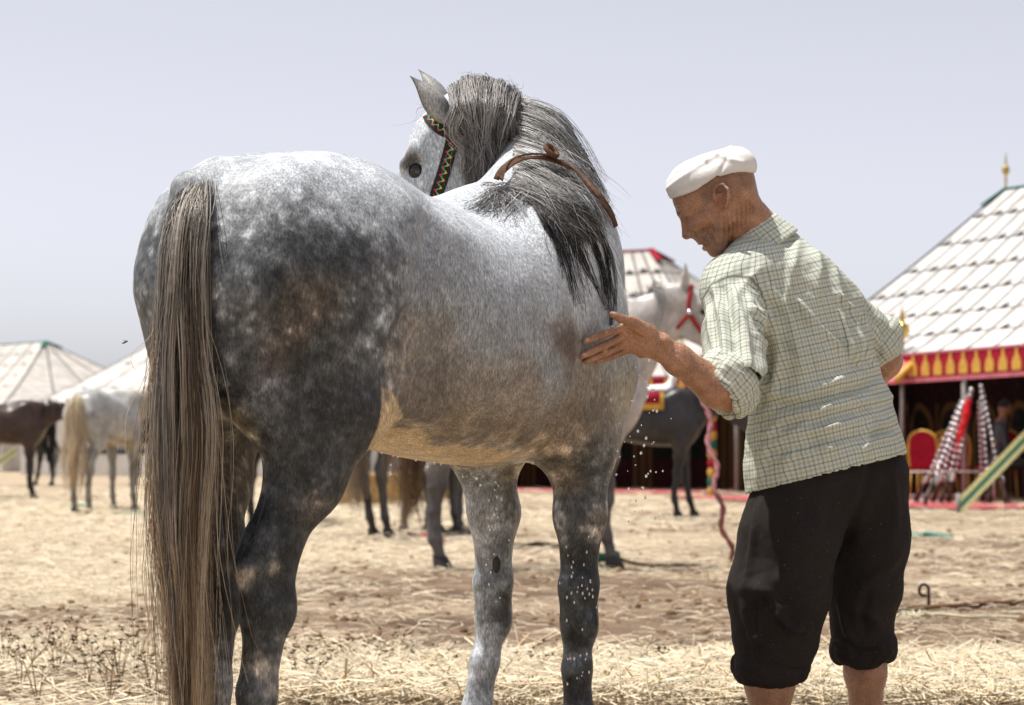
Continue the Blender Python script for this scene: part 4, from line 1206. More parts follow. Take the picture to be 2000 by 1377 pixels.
link('cap', mesh_np('cap', V - MO, F), t.m, m_root)

# ---- shirt
A_, B_ = P(1505, 480, 6.42), P(1620, 950, 6.42)            # back axis
tor = [(1512, 512, 6.43, .075, .062), (1526, 552, 6.42, .130, .090), (1548, 620, 6.42, .165, .115), (1582, 700, 6.42, .170, .125), (1603, 800, 6.42, .190, .130), (1613, 890, 6.42, .216, .155), (1617, 990, 6.42, .232, .168)]
shirt_t = chain([P(a, b, c) for a, b, c, _, _ in tor], [(h, g) for _, _, _, h, g in tor], LAT, .04)
shirt_t += [econe(P(1500, 503, 6.41), P(1434, 572, 6.29), (.058, .055), (.070, .070), LAT, k=.05),
            econe(P(1530, 500, 6.45), P(1612, 588, 6.52), (.058, .055), (.070, .070), LAT, k=.05),
            econe(P(1478, 486, 6.40), P(1424, 548, 6.31), (.050, .050), (.062, .062), LAT, k=.05),
            ell(P(1580, 570, 6.36), (.075, .045, .09), (LAT, FAC, (0, 0, 1)), k=.06), ell(P(1478, 575, 6.30), (.06, .045, .09), (LAT, FAC, (0, 0, 1)), k=.06)]
shirt_l = [econe(P(1434, 576, 6.28), P(1434, 650, 6.19), (.068, .074), (.072, .080), LAT, k=.04), econe(P(1434, 650, 6.19), P(1434, 745, 6.08), (.072, .080), (.072, .082), LAT, k=.03)]
shirt_r = [econe(P(1612, 590, 6.52), P(1680, 645, 6.57), .070, .066, LAT, k=.05), econe(P(1680, 645, 6.57), P(1712, 672, 6.59), .070, .066, LAT, k=.02)]
sh = shirt_t + shirt_l + shirt_r
hem_n = nrm(np.cross(P(1462, 966, 6.40) - P(1776, 888, 6.42), P(1600, 930, 6.6) - P(1600, 930, 6.2)))
if hem_n[2] > 0: hem_n = -hem_n
sh += [plane(P(1620, 926, 6.4), hem_n, .004)]
V, F = sdf_mesh(sh, (0.40, 5.85, 0.60), (1.12, 6.85, 1.52), 0.0045, 2)
N = vnormals(V, F)
dT = sdf_eval(shirt_t, V.astype(np.float32)); dL = sdf_eval(shirt_l, V.astype(np.float32)); dR = sdf_eval(shirt_r, V.astype(np.float32))
reg = np.where(dL < dT - .004, 1, np.where(dR < dT - .004, 2, 0))
folds = [([(1593, 467), (1600, 520), (1597, 570)], .014, .010), ([(1560, 470), (1545, 540), (1530, 600)], .012, .007), ([(1630, 520), (1640, 590), (1648, 640)], .012, .009),
         ([(1475, 600), (1500, 690), (1490, 760), (1478, 800)], .016, -.022), ([(1500, 620), (1520, 700), (1508, 780)], .014, .012),
         ([(1490, 765), (1560, 770), (1640, 745), (1722, 712)], .014, .008), ([(1495, 790), (1570, 790), (1650, 768), (1735, 735)], .010, -.010), ([(1500, 812), (1590, 800), (1680, 770), (1742, 752)], .012, .007),
         ([(1478, 868), (1530, 822), (1620, 800), (1740, 775)], .010, .010), ([(1475, 900), (1540, 850), (1640, 830), (1755, 800)], .013, .009), ([(1500, 905), (1570, 870), (1680, 850), (1760, 838)], .010, -.007), ([(1482, 935), (1495, 880), (1515, 830)], .013, .010),
         ([(1530, 930), (1545, 880), (1570, 850)], .012, .006), ([(1610, 905), (1620, 860), (1635, 820)], .016, .006), ([(1690, 890), (1695, 850), (1700, 800)], .016, .007),
         ([(1390, 545), (1412, 640), (1418, 730)], .010, .009), ([(1430, 560), (1455, 650), (1465, 720)], .010, .009), ([(1410, 560), (1432, 650), (1440, 740)], .009, -.008), ([(1380, 590), (1390, 660), (1400, 700)], .009, .006),
         ([(1460, 570), (1490, 640), (1500, 690)], .010, .008), ([(1505, 560), (1540, 620), (1560, 700), (1560, 740)], .014, .010), ([(1540, 560), (1585, 640), (1600, 720)], .012, .007), ([(1620, 580), (1655, 660), (1680, 720)], .012, .010), ([(1660, 600), (1690, 680), (1712, 720)], .010, .009),
         ([(1490, 520), (1450, 560), (1430, 600)], .012, .006), ([(1640, 640), (1660, 700), (1700, 730)], .010, -.007)]
rg = np.random.RandomState(77)
for k in range(34):      # many lesser creases: diagonal on the back, drawn up from the hem to the raised arm
    x = 1490 + 250 * rg.rand(); y = 560 + 350 * rg.rand(); ln_ = 40 + 60 * rg.rand(); sl = (-.35 if y > 720 else 1.1) + .25 * rg.randn()
    folds.append(([(x - ln_ * .5, y - sl * ln_ * .5), (x, y + rg.randn() * 4), (x + ln_ * .5, y + sl * ln_ * .5)], .006 + .006 * rg.rand(), (.003 + .004 * rg.rand()) * (1 if rg.rand() < .65 else -1)))
folds = [(a, b * 1.15, c * 1.9) for a, b, c in folds]
V = cloth_folds(V, N, F, folds, 3, .0050, 15, (1, 1, .8), sharp=.25)
keep = ((V - P(1620, 926, 6.4)) @ hem_n) < -.001
# sleeve mouths are open
keep &= ~((reg == 1) & (((V - P(1434, 752, 6.08)) @ nrm(P(1434, 745, 6.08) - P(1434, 650, 6.19))) > .02))
# weave coordinates: (around, along) in metres for each panel
def cyl(V, a, b, ref):
    ax = nrm(b - a); r0 = nrm(np.asarray(ref) - ax * np.dot(ref, ax)); r1 = np.cross(ax, r0)
    q = V - a; al = q @ ax; x = q @ r0; y = q @ r1
    return np.arctan2(y, x), al
th, al = cyl(V, A_, B_, -FAC)
uvT = np.stack([th * .185 * (1 - .0 * al), al], 1)
th, al = cyl(V, P(1420, 566, 6.28), P(1432, 738, 6.09), -FAC); uvL = np.stack([th * .082 + .011, al + .006], 1)
th, al = cyl(V, P(1640, 572, 6.52), P(1712, 672, 6.59), -FAC); uvR = np.stack([th * .075, al], 1)
uv = np.where((reg == 1)[:, None], uvL, np.where((reg == 2)[:, None], uvR, uvT))
seam = np.exp(-(np.abs(dL - dT + .004) / .0022) ** 2) * (np.abs(dT) < .05)
V, F0 = prune(V, F, keep); uv = uv[keep]; seam = seam[keep]; F = F0
def shirt_material():
    t = NT('checked_cotton')
    a = t.n('Attribute'); a.attribute_name = 'weave'
    sp_ = t.n('SeparateXYZ'); t.l(a.outputs['Vector'], sp_.inputs[0])
    wob = t.noise(t.coord('Object'), 9, 3)
    def lines(x, per, off, w):
        f = t.math('FRACT', t.math('ADD', t.math('DIVIDE', x, per), off))
        return t.math('LESS_THAN', t.math('ABSOLUTE', t.math('SUBTRACT', f, .5)), w / per / 2)
    x = t.math('ADD', sp_.outputs[0], t.math('MULTIPLY', wob, .012)); y = t.math('ADD', sp_.outputs[1], t.math('MULTIPLY', wob, .010))
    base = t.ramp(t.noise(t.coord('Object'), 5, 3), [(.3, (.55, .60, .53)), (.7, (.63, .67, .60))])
    c = base
    for ax_, o1, o2, o3 in ((x, 0.0, .5, .25), (y, .1, .6, .35)):
        c = t.mix(t.math('MULTIPLY', lines(ax_, .0225, o3, .0014), .55), c, (.82, .83, .76))
        c = t.mix(t.math('MULTIPLY', lines(ax_, .0225, o3 + .5, .0014), .55), c, (.82, .83, .76))
        c = t.mix(t.math('MULTIPLY', lines(ax_, .0225, o2, .0020), .60), c, (.42, .36, .20))
        c = t.mix(t.math('MULTIPLY', lines(ax_, .0225, o1, .0019), .75), c, (.13, .155, .115))
    sm = t.n('Attribute'); sm.attribute_name = 'seam'
    c = t.mix(t.math('MULTIPLY', sm.outputs['Fac'], .8), c, (.06, .065, .055))
    t.set(c, .85, .15)
    t.b.inputs['Subsurface Weight'].default_value = .0
    fine = t.noise(t.coord('Object'), 700, 2); md = t.noise(t.coord('Object'), 55, 4)
    t.bump(t.math('ADD', t.math('MULTIPLY', fine, .25), md), .35, .003)
    tr = t.n('BsdfTranslucent'); t.l(c, tr.inputs[0]); mx = t.n('MixShader'); mx.inputs[0].default_value = .12
    t.l(t.b.outputs[0], mx.inputs[1]); t.l(tr.outputs[0], mx.inputs[2]); t.l(mx.outputs[0], t.out.inputs[0])
    return t.m
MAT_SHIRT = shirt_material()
def weave_attr(me, uv, seam=None):
    at = me.attributes.new('weave', 'FLOAT_VECTOR', 'POINT'); v = np.zeros((len(me.vertices), 3), np.float32); v[:, :2] = uv; at.data.foreach_set('vector', v.ravel())
    if seam is not None:
        a2 = me.attributes.new('seam', 'FLOAT', 'POINT'); a2.data.foreach_set('value', seam.astype(np.float32))
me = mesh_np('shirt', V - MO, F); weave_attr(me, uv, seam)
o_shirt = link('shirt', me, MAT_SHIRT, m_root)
md = o_shirt.modifiers.new('thickness', 'SOLIDIFY'); md.thickness = .0022; md.offset = -1

def cloth_part(name, prims, lo, hi, vox, folds, seed, nz, sc, mat, parent, axis=None, rad=.08, cut=None, smooth=2, uvoff=0.0, sharp=.3):
    V, F = sdf_mesh(prims, lo, hi, vox, smooth)
    N = vnormals(V, F)
    V = cloth_folds(V, N, F, folds, seed, nz, sc, sharp=sharp)
    if cut is not None:
        V, F = prune(V, F, cut(V))
    me = mesh_np(name, V - MO, F)
    if axis is not None:
        th, al = cyl(V, axis[0], axis[1], -FAC); weave_attr(me, np.stack([th * rad + uvoff, al], 1), np.zeros(len(V)))
    return link(name, me, mat, parent)
# rolled sleeve cuffs
def roll(c, ax, r, tube, hgt, n=20, ref=LAT, squash=1.0, wob=.006, seed=0):
    ax = nrm(ax); r0 = nrm(np.asarray(ref) - ax * np.dot(ref, ax)); r1 = np.cross(ax, r0); out = []
    rg = np.random.RandomState(seed); off = [rg.randn() * wob for _ in range(n)]
    pts = []
    for i in range(n):
        a = 2 * math.pi * i / n
        pts.append(c + (r0 * math.cos(a) + r1 * math.sin(a) * squash) * (r + off[i] * .5) + ax * off[i])
    for i in range(n):
        out.append(econe(pts[i], pts[(i + 1) % n], (hgt * (1 + 4 * off[i]), tube), (hgt * (1 + 4 * off[(i + 1) % n]), tube), ax, k=.012))
    return out
cl = roll(P(1418, 750, 6.07), P(1380, 778, 6.05) - P(1432, 722, 6.10), .066, .016, .040, ref=LAT, squash=.92, seed=2)
cfolds = [([(1365, 725), (1410, 765), (1470, 790)], .006, .007), ([(1380, 705), (1430, 745), (1485, 770)], .006, -.006), ([(1395, 695), (1440, 725), (1480, 745)], .006, .006), ([(1372, 745), (1400, 775), (1445, 795)], .005, -.004)]
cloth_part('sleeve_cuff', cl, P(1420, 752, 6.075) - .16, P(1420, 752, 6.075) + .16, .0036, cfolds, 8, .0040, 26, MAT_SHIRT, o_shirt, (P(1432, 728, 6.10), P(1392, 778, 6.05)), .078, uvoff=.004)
cr_ = roll(P(1714, 664, 6.59), P(1735, 700, 6.61) - P(1690, 630, 6.57), .056, .013, .028, ref=LAT, squash=.95, seed=5)
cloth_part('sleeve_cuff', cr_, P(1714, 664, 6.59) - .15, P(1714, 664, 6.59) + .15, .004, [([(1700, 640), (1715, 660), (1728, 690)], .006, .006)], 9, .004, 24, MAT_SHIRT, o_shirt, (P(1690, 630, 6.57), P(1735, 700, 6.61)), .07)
# collar
na = P(1486, 486, 6.43); cax = nrm((-.52, -.03, .80)); nbq = na + cax * .1
col_ = [econe(na - cax * .02, na + cax * .070, (.108, .112), (.072, .078), LAT, k=.01), plane(na + cax * .058, cax, .004)]
col_ += [econe(na - cax * .05, na + cax * .12, (.060, .063), (.060, .063), LAT, k=.004, op='s'), plane(na - cax * .012, -cax, .004)]
fr = nrm(np.cross(LAT, cax)); 
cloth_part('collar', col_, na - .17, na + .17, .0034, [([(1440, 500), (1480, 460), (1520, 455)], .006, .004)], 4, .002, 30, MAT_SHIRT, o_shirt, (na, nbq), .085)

# ---- trousers
tr_ = [ell(P(1618, 905, 6.42), (.165, .115, .12), (LAT, FAC, (0, 0, 1)), k=.05), ell(P(1635, 955, 6.38), (.12, .095, .11), (LAT, FAC, (0, 0, 1)), k=.05)]
tr_ += chain([P(1560, 935, 6.36), P(1542, 1050, 6.34), P(1520, 1160, 6.33), P(1514, 1255, 6.34), P(1510, 1295, 6.34)], [(.108, .115), (.118, .125), (.118, .128), (.096, .104), (.078, .08)], LAT, .04)
tr_ += chain([P(1690, 930, 6.47), P(1696, 1050, 6.49), P(1686, 1150, 6.50), P(1684, 1230, 6.51), P(1684, 1270, 6.51)], [(.108, .120), (.094, .110), (.086, .10), (.068, .078), (.062, .068)], LAT, .04)
pf = [(a, b * 1.4, c * 2.0) for a, b, c in [([(1480, 985), (1470, 1060), (1455, 1150)], .010, .006), ([(1475, 1150), (1510, 1170), (1530, 1195)], .012, .012), ([(1465, 1200), (1500, 1170), (1540, 1180)], .010, -.010), ([(1500, 1235), (1515, 1200), (1545, 1225), (1580, 1230)], .010, .012),
      ([(1450, 1180), (1465, 1230), (1475, 1255)], .010, .008), ([(1540, 1250), (1560, 1215), (1590, 1190)], .010, .010), ([(1480, 1255), (1490, 1215), (1480, 1180)], .010, .009), ([(1560, 1110), (1500, 1140), (1440, 1150)], .016, .006), ([(1700, 900), (1685, 980), (1640, 1080), (1620, 1150)], .014, -.008),
      ([(1760, 1080), (1720, 1120), (1680, 1150)], .014, .008), ([(1640, 1180), (1655, 1230), (1665, 1250)], .010, .010), ([(1720, 1225), (1700, 1200), (1660, 1190)], .010, .008), ([(1690, 1240), (1685, 1200), (1700, 1150)], .010, -.007), ([(1610, 930), (1600, 1000), (1590, 1080)], .016, .004), ([(1745, 920), (1750, 1000), (1745, 1060)], .012, .005)]]
t = NT('black_wool_trousers'); nz = t.noise(t.coord('Object'), 420, 3); nl = t.noise(t.coord('Object'), 6, 3)
lint = t.n('TexVoronoi'); lint.inputs['Scale'].default_value = 46; t.l(t.coord('Object'), lint.inputs['Vector'])
ln = t.math('MULTIPLY', t.math('LESS_THAN', lint.outputs['Distance'], .055), .5)
cc = t.mix(1.0, t.ramp(nl, [(.3, (.018, .0150, .0142)), (.7, (.027, .0225, .0212))]), t.ramp(nz, [(.3, (.6, .6, .6)), (.7, (1.5, 1.5, 1.5))]), 'MULTIPLY')
t.set(t.mix(ln, cc, (.25, .23, .21)), .88, .14); t.b.inputs['Sheen Weight'].default_value = .0; t.bump(nz, .3, .002); MAT_TROUSER = t.m
o_tr = cloth_part('trousers', tr_, (0.45, 6.05, .20), (1.12, 6.85, 1.0), .0048, pf, 12, .0034, 11, MAT_TROUSER, m_root, sharp=.05, cut=lambda V: (V[:, 2] > np.where(V[:, 0] > .78, P(1684, 1262, 6.5)[2], P(1510, 1300, 6.34)[2])))
c1 = roll(P(1507, 1296, 6.345), nrm((0.04, .0, 1) + LAT * .16), .072, .023, .042, ref=LAT, squash=1.05, seed=3, wob=.007)
cloth_part('trouser_cuff', c1, P(1507, 1296, 6.345) - .17, P(1507, 1296, 6.345) + .17, .0038, [([(1440, 1275), (1500, 1290), (1570, 1310)], .006, -.006), ([(1520, 1268), (1545, 1290), (1575, 1285)], .006, .008), ([(1440, 1300), (1470, 1300), (1540, 1305)], .007, .005)], 15, .0042, 22, MAT_TROUSER, o_tr)
c2 = roll(P(1684, 1268, 6.515), nrm((-0.02, .0, 1) - LAT * .06), .060, .022, .036, ref=LAT, squash=1.05, seed=8, wob=.007)
cloth_part('trouser_cuff', c2, P(1684, 1268, 6.515) - .16, P(1684, 1268, 6.515) + .16, .0038, [([(1625, 1255), (1660, 1280), (1720, 1285)], .006, .007), ([(1650, 1255), (1680, 1268), (1735, 1255)], .006, -.006)], 16, .0042, 22, MAT_TROUSER, o_tr)
# ------------------------------------------------------------------ ground and straw
def ground_material():
    t = NT('trampled_earth')
    co = t.coord('Object')
    big = t.noise(co, .35, 4); mid = t.noise(co, 1.6, 5); fin = t.noise(co, 22, 6, .65); vf = t.noise(t.coord('Object', (1, .45, 1)), 75, 4, .7)
    dirt = t.ramp(mid, [(.30, (.12, .082, .055)), (.55, (.24, .17, .115)), (.75, (.35, .26, .18))])
    chaff = t.ramp(fin, [(.3, (.36, .28, .19)), (.6, (.55, .45, .32)), (.8, (.68, .58, .43))])
    sp = t.n('SeparateXYZ'); t.l(co, sp.inputs[0])
    far = t.ramp(t.math('DIVIDE', t.math('ADD', sp.outputs[1], t.math('MULTIPLY', t.math('SUBTRACT', t.noise(co, .55, 3), .5), 9.0)), 40.0), [(.20, (.62, .62, .62)), (.24, (.36, .36, .36)), (.38, (.40, .40, .40)), (.50, (.52, .52, .52)), (1.0, (.54, .54, .54))])
    lft = t.ramp(t.math('ADD', t.math('DIVIDE', sp.outputs[0], 8.0), .5), [(.20, (.12, .12, .12)), (.42, (.0, .0, .0))])
    bias = t.math('MULTIPLY', t.math('SUBTRACT', t.math('ADD', far, lft), .5), .55)
    sel = t.ramp(t.math('ADD', bias, t.math('ADD', t.math('MULTIPLY', big, .6), t.math('MULTIPLY', fin, .5))), [(.50, (0, 0, 0)), (.62, (1, 1, 1))])
    c = t.mix(sel, dirt, chaff)
    c = t.mix(.85, c, t.ramp(vf, [(.28, (.45, .42, .40)), (.5, (1, 1, 1)), (.75, (1.35, 1.33, 1.3))]), 'MULTIPLY')
    t.set(c, .95, .1)
    t.bump(t.math('ADD', fin, t.math('MULTIPLY', vf, .5)), .9, .03)
    return t.m
ys = np.concatenate([np.linspace(-60, 2, 12), np.linspace(3, 50, 380), np.geomspace(51, 3000, 40)])
xs = np.concatenate([-np.geomspace(3000, 16, 24), np.linspace(-15, 15, 240), np.geomspace(16, 3000, 24)])
XX, YY = np.meshgrid(xs, ys)
q = np.stack([XX.ravel(), YY.ravel(), 0 * XX.ravel()], 1).astype(np.float32)
zz = ((fbm(q * 1.7, 3) - .5) * .05 + (fbm(q * 6, 2) - .5) * .02) * (np.abs(q[:, 0]) < 15) * (q[:, 1] < 50) * (q[:, 1] > 7.3)
q[:, 2] = zz - .012
ny, nx = XX.shape
i, j = np.meshgrid(np.arange(ny - 1), np.arange(nx - 1), indexing='ij')
Fq = np.stack([(i * nx + j), (i * nx + j + 1), ((i + 1) * nx + j + 1), ((i + 1) * nx + j)], -1).reshape(-1, 4)
tag(link('ground', mesh_np('ground', q, Fq), ground_material()), kind='structure')

rs = np.random.RandomState(31)
def scatter_bars(name, pos, length, width, tilt, cols, mat, label, cat):
    n = len(pos)
    yaw = rs.rand(n) * 6.283; tl = tilt * rs.randn(n)
    d = np.stack([np.cos(yaw) * np.cos(tl), np.sin(yaw) * np.cos(tl), np.sin(tl)], 1)
    s = np.stack([-np.sin(yaw), np.cos(yaw), 0 * yaw], 1); u = np.cross(d, s)
    bend = (rs.randn(n) * .10)[:, None]
    P0 = pos - d * length[:, None] / 2; P2 = pos + d * length[:, None] / 2; P1 = pos + s * bend * length[:, None] + u * (np.abs(rs.randn(n))[:, None] * .04) * length[:, None]
    low = np.minimum(np.minimum(P0[:, 2], P2[:, 2]), 0)
    for A in (P0, P1, P2): A[:, 2] -= low * .9 - .003
    V = []; w = width[:, None]
    for A in (P0, P1, P2):
        V += [A + s * w * .5, A + u * w * .45, A - s * w * .5]
    V = np.stack(V, 1)
    base = (np.arange(n) * 9)[:, None]
    fq = np.array([(0, 1, 4, 3), (1, 2, 5, 4), (2, 0, 3, 5), (3, 4, 7, 6), (4, 5, 8, 7), (5, 3, 6, 8)])
    F = (base[:, None, :] + fq[None]).reshape(-1, 4)
    me = mesh_np(name, V.reshape(-1, 3), F, False)
    set_color(me, 'tint', np.repeat(cols, 9, 0))
    return tag(link(name, me, mat), label, cat, kind='stuff')
t = NT('straw'); t.set(t.attr('tint'), .55, .35)
tr = t.n('BsdfTranslucent'); t.l(t.attr('tint'), tr.inputs[0]); mx = t.n('MixShader'); mx.inputs[0].default_value = .15
t.l(t.b.outputs[0], mx.inputs[1]); t.l(tr.outputs[0], mx.inputs[2]); t.l(mx.outputs[0], t.out.inputs[0]); MAT_STRAW = t.m
def straw_cols(n):
    a = rs.rand(n)[:, None]; b = rs.rand(n)[:, None]
    c = np.array((.74, .60, .39)) * (1 - a) + np.array((.88, .79, .60)) * a
    return c * (.55 + .6 * b)
def straw_field(n, d0, d1, dens, L, W, tilt, hmax):
    out = []
    while len(out) < n:
        m = 20000
        dd = np.exp(rs.rand(m) * math.log(d1 / d0)) * d0
        px = -80 + 2160 * rs.rand(m)
        X = (px - 1000) * dd / FPX
        w = dens(px, dd, X)
        k = rs.rand(m) < w
        z = hmax * rs.rand(m) ** 2.2 * w
        out += list(np.stack([X, dd, z], 1)[k])
    pos = np.array(out[:n])
    g_ = np.clip(pos[:, 1] / 26, .45, 1.2) if d1 > 20 else 1.0
    return pos, L * g_ * (.45 + .9 * rs.rand(n)), W * g_ * (.6 + .8 * rs.rand(n)), tilt, straw_cols(n)
def nz2(X, Y, s, o): return fbm(np.stack([X * s + o, Y * s, 0 * X], 1), 3)
def dens_near(px, d, X):
    clump = sstep(.42, .60, nz2(X, d, 1.3, 3))
    pile = sstep(9.7, 9.1, d + (nz2(X, d * .3, 1.2, 9) - .5) * 1.6) * sstep(430, 560, px)
    thin = .07 + .16 * clump * sstep(8.5, 10, d)
    left = .35 * sstep(900, 300, px) * sstep(10.5, 13, d)
    return np.clip(np.maximum(pile, np.maximum(thin, left)), 0, 1)
a = straw_field(14000, 8.05, 10.4, dens_near, .20, .0058, .22, .10)
scatter_bars('straw', *a, MAT_STRAW, 'loose pale straw lying thick behind the horse', 'straw')
def dens_far(px, d, X):
    c = sstep(.40, .62, nz2(X, d * .6, .55, 5))
    lf = sstep(1150, 250, px)
    soil = sstep(10.0, 10.6, d) * sstep(18, 15, d) * sstep(300, 600, px)
    return np.clip((.10 + .75 * c * (.35 + .65 * lf) + .25 * lf) * (1 - .35 * soil), 0, 1)
a = straw_field(19000, 10.0, 46, dens_far, .24, .0085, .12, .06)
scatter_bars('straw', *a, MAT_STRAW, 'trampled straw spread far across the ground', 'straw')
# clods and droppings between the straw
n = 1500
px = 2000 * rs.rand(n); dd = np.exp(rs.rand(n) * math.log(30 / 8.3)) * 8.3; X = (px - 1000) * dd / FPX
V = []; F = []
ico = [(0, 0, 1), (.9, 0, .4), (.28, .85, .4), (-.72, .53, .4), (-.72, -.53, .4), (.28, -.85, .4), (.9, .3, -.3), (-.2, .9, -.3), (-.9, 0, -.3), (-.2, -.9, -.3)]
tri = [(0, 1, 2), (0, 2, 3), (0, 3, 4), (0, 4, 5), (0, 5, 1), (1, 6, 2), (2, 6, 7), (2, 7, 3), (3, 7, 8), (3, 8, 4), (4, 8, 9), (4, 9, 5), (5, 9, 6), (5, 6, 1)]
for k in range(n):
    r = .008 + .022 * rs.rand() ** 2; sc = r * (.7 + .6 * rs.rand(3)) * (1, 1, .7); b = len(V)
    an = rs.rand() * 6.28; c_, s_ = math.cos(an), math.sin(an)
    for v in ico:
        w = np.array(v) * sc * (.8 + .4 * rs.rand())
        V.append((X[k] + w[0] * c_ - w[1] * s_, dd[k] + w[0] * s_ + w[1] * c_, w[2] + r * .3))
    F += [tuple(b + i for i in t_) for t_ in tri]
tag(link('clods', mesh_np('clods', np.array(V), np.array(F), True), plain('clod', (.20, .125, .07), .95, .1, 0, .5, 9)), 'small brown clods of earth scattered among the straw', 'clods', kind='stuff')

# dry weeds
MAT_WEED = plain('dry_weed', (.24, .16, .09), .9, .1, 0, .4, 30); MAT_HEAD = plain('weed_seed_head', (.09, .06, .035), .9, .1, 0, .4, 30)
def weed(loc, h, nst, seed):
    rg = np.random.RandomState(seed)
    root = empty('dry_weed', loc, rg.rand() * 6, 'spindly dry brown weed with dark spiky seed heads in the straw', 'weed', 'dry weeds in the straw')
    st = MB(); hd = MB()
    for i in range(nst):
        a = rg.rand() * 6.28; l = h * (.5 + .5 * rg.rand()); sp = .25 + .6 * rg.rand()
        p = [np.array((0, 0, -.02)), np.array((math.cos(a) * sp * l * .35, math.sin(a) * sp * l * .35, l * .5)), np.array((math.cos(a) * sp * l * .8 + rg.randn() * .02, math.sin(a) * sp * l * .8, l * .9))]
        tips = [p[2]]
        st.tube(catmull(p, 6), [.0022, .002, .0018, .0016, .0014, .001], 4)
        for b in range(2):
            q0 = p[1] + (p[2] - p[1]) * (.2 + .6 * rg.rand()); q1 = q0 + np.array((rg.randn() * .05, rg.randn() * .05, .03 + .05 * rg.rand())); st.tube([q0, q1], [.0013, .0009], 3); tips.append(q1)
        for tp in tips:
            for k in range(5):
                v = rg.randn(3); v /= np.linalg.norm(v); v[2] = abs(v[2]) * .8; w = np.cross(v, rg.randn(3)); w /= np.linalg.norm(w); L = .010 + .014 * rg.rand()
                hd.add([tp + w * .0035, tp - w * .0035, tp + v * L, tp + v * L * .4 + np.cross(v, w) * .003], [(0, 1, 2), (0, 3, 2), (1, 2, 3)])
    st.build('stem', MAT_WEED, root); hd.build('seed_heads', MAT_HEAD, root)['kind'] = 'stuff'
for k, (px_, py_, h, n_) in enumerate(((40, 1345, .20, 5), (110, 1320, .22, 6), (170, 1350, .18, 5), (235, 1335, .20, 6), (75, 1372, .18, 4), (150, 1290, .16, 4), (270, 1300, .16, 5), (10, 1300, .15, 4), (215, 1368, .16, 5), (350, 1340, .15, 4), (590, 1300, .10, 3), (650, 1320, .12, 4), (780, 1290, .10, 3), (745, 1330, .12, 4), (600, 1362, .12, 4), (560, 1345, .12, 4), (1040, 1330, .09, 3), (1290, 1330, .10, 3), (300, 1360, .18, 5), (860, 1335, .10, 3))):
    weed(G(px_, py_) + (0, 0, 0), h * 1.15, n_, 100 + k)
# ------------------------------------------------------------------ pavilions
def canvas(name, col, stripe=0.0):
    t = NT(name); co = t.coord('Object')
    n1 = t.noise(co, 1.2, 4); n2 = t.noise(co, 60, 3)
    t.set(t.mix(.7, t.ramp(n1, [(.3, tuple(c * .84 for c in col)), (.7, col)]), t.ramp(t.noise(t.coord('Object', (1, 1, .25)), 3.5, 5), [(.35, (.74, .70, .64)), (.6, (1, 1, 1))]), 'MULTIPLY'), .85, .15); t.bump(n2, .2, .01)
    tr = t.n('BsdfTranslucent'); tr.inputs[0].default_value = (*col, 1); mx = t.n('MixShader'); mx.inputs[0].default_value = .10
    t.l(t.b.outputs[0], mx.inputs[1]); t.l(tr.outputs[0], mx.inputs[2]); t.l(mx.outputs[0], t.out.inputs[0])
    return t.m
MAT_CANVAS = canvas('white_canvas', (.80, .79, .77)); MAT_CANVAS2 = canvas('weathered_canvas', (.66, .63, .59))
MAT_SEAM = plain('dark_seam_tape', (.10, .10, .11), .8, .2); MAT_MOTIF = plain('black_motif', (.025, .028, .035), .8, .2)
MAT_RED = plain('crimson_cloth', (.33, .009, .028), .8, .2, 0, .2, 8); MAT_GOLD = plain('gold_cloth', (.62, .36, .06), .6, .4, 0, .2, 12)
MAT_PINK = plain('faded_pink_trim', (.55, .16, .20), .8, .2, 0, .2, 8); MAT_GREEN = plain('green_cloth', (.02, .16, .11), .8, .2)
MAT_BRASS = plain('brass', (.55, .38, .10), .3, .5, .9, .15); MAT_POLE = plain('tent_pole', (.30, .28, .26), .6, .3)
def curtain_material():
    t = NT('dark_arcade_curtain'); uv = t.n('UVMap'); sp = t.n('SeparateXYZ'); t.l(uv.outputs[0], sp.inputs[0])
    x = t.math('SUBTRACT', t.math('FRACT', t.math('MULTIPLY', sp.outputs[0], 1.15)), .5); y = sp.outputs[1]
    ax_ = t.math('ABSOLUTE', x)
    rad = t.math('SQRT', t.math('ADD', t.math('POWER', ax_, 2.0), t.math('POWER', t.math('MAXIMUM', t.math('MULTIPLY', t.math('SUBTRACT', y, 1.05), .8), 0.0), 2.0)))
    arch = t.math('LESS_THAN', t.math('ABSOLUTE', t.math('SUBTRACT', rad, .33)), .045)
    post = t.math('MULTIPLY', t.math('GREATER_THAN', ax_, .43), t.math('LESS_THAN', y, 1.5))
    inner = t.math('LESS_THAN', rad, .30)
    nz = t.noise(t.coord('Object'), 9, 4)
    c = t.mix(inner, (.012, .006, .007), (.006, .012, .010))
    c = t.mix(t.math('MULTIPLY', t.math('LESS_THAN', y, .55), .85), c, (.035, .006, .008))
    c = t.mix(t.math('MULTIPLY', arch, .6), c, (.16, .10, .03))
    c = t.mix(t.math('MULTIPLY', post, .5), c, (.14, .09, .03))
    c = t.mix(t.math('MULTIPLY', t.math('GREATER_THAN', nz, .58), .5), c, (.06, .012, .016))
    t.set(c, .85, .15); return t.m
MAT_CURTAIN = curtain_material()

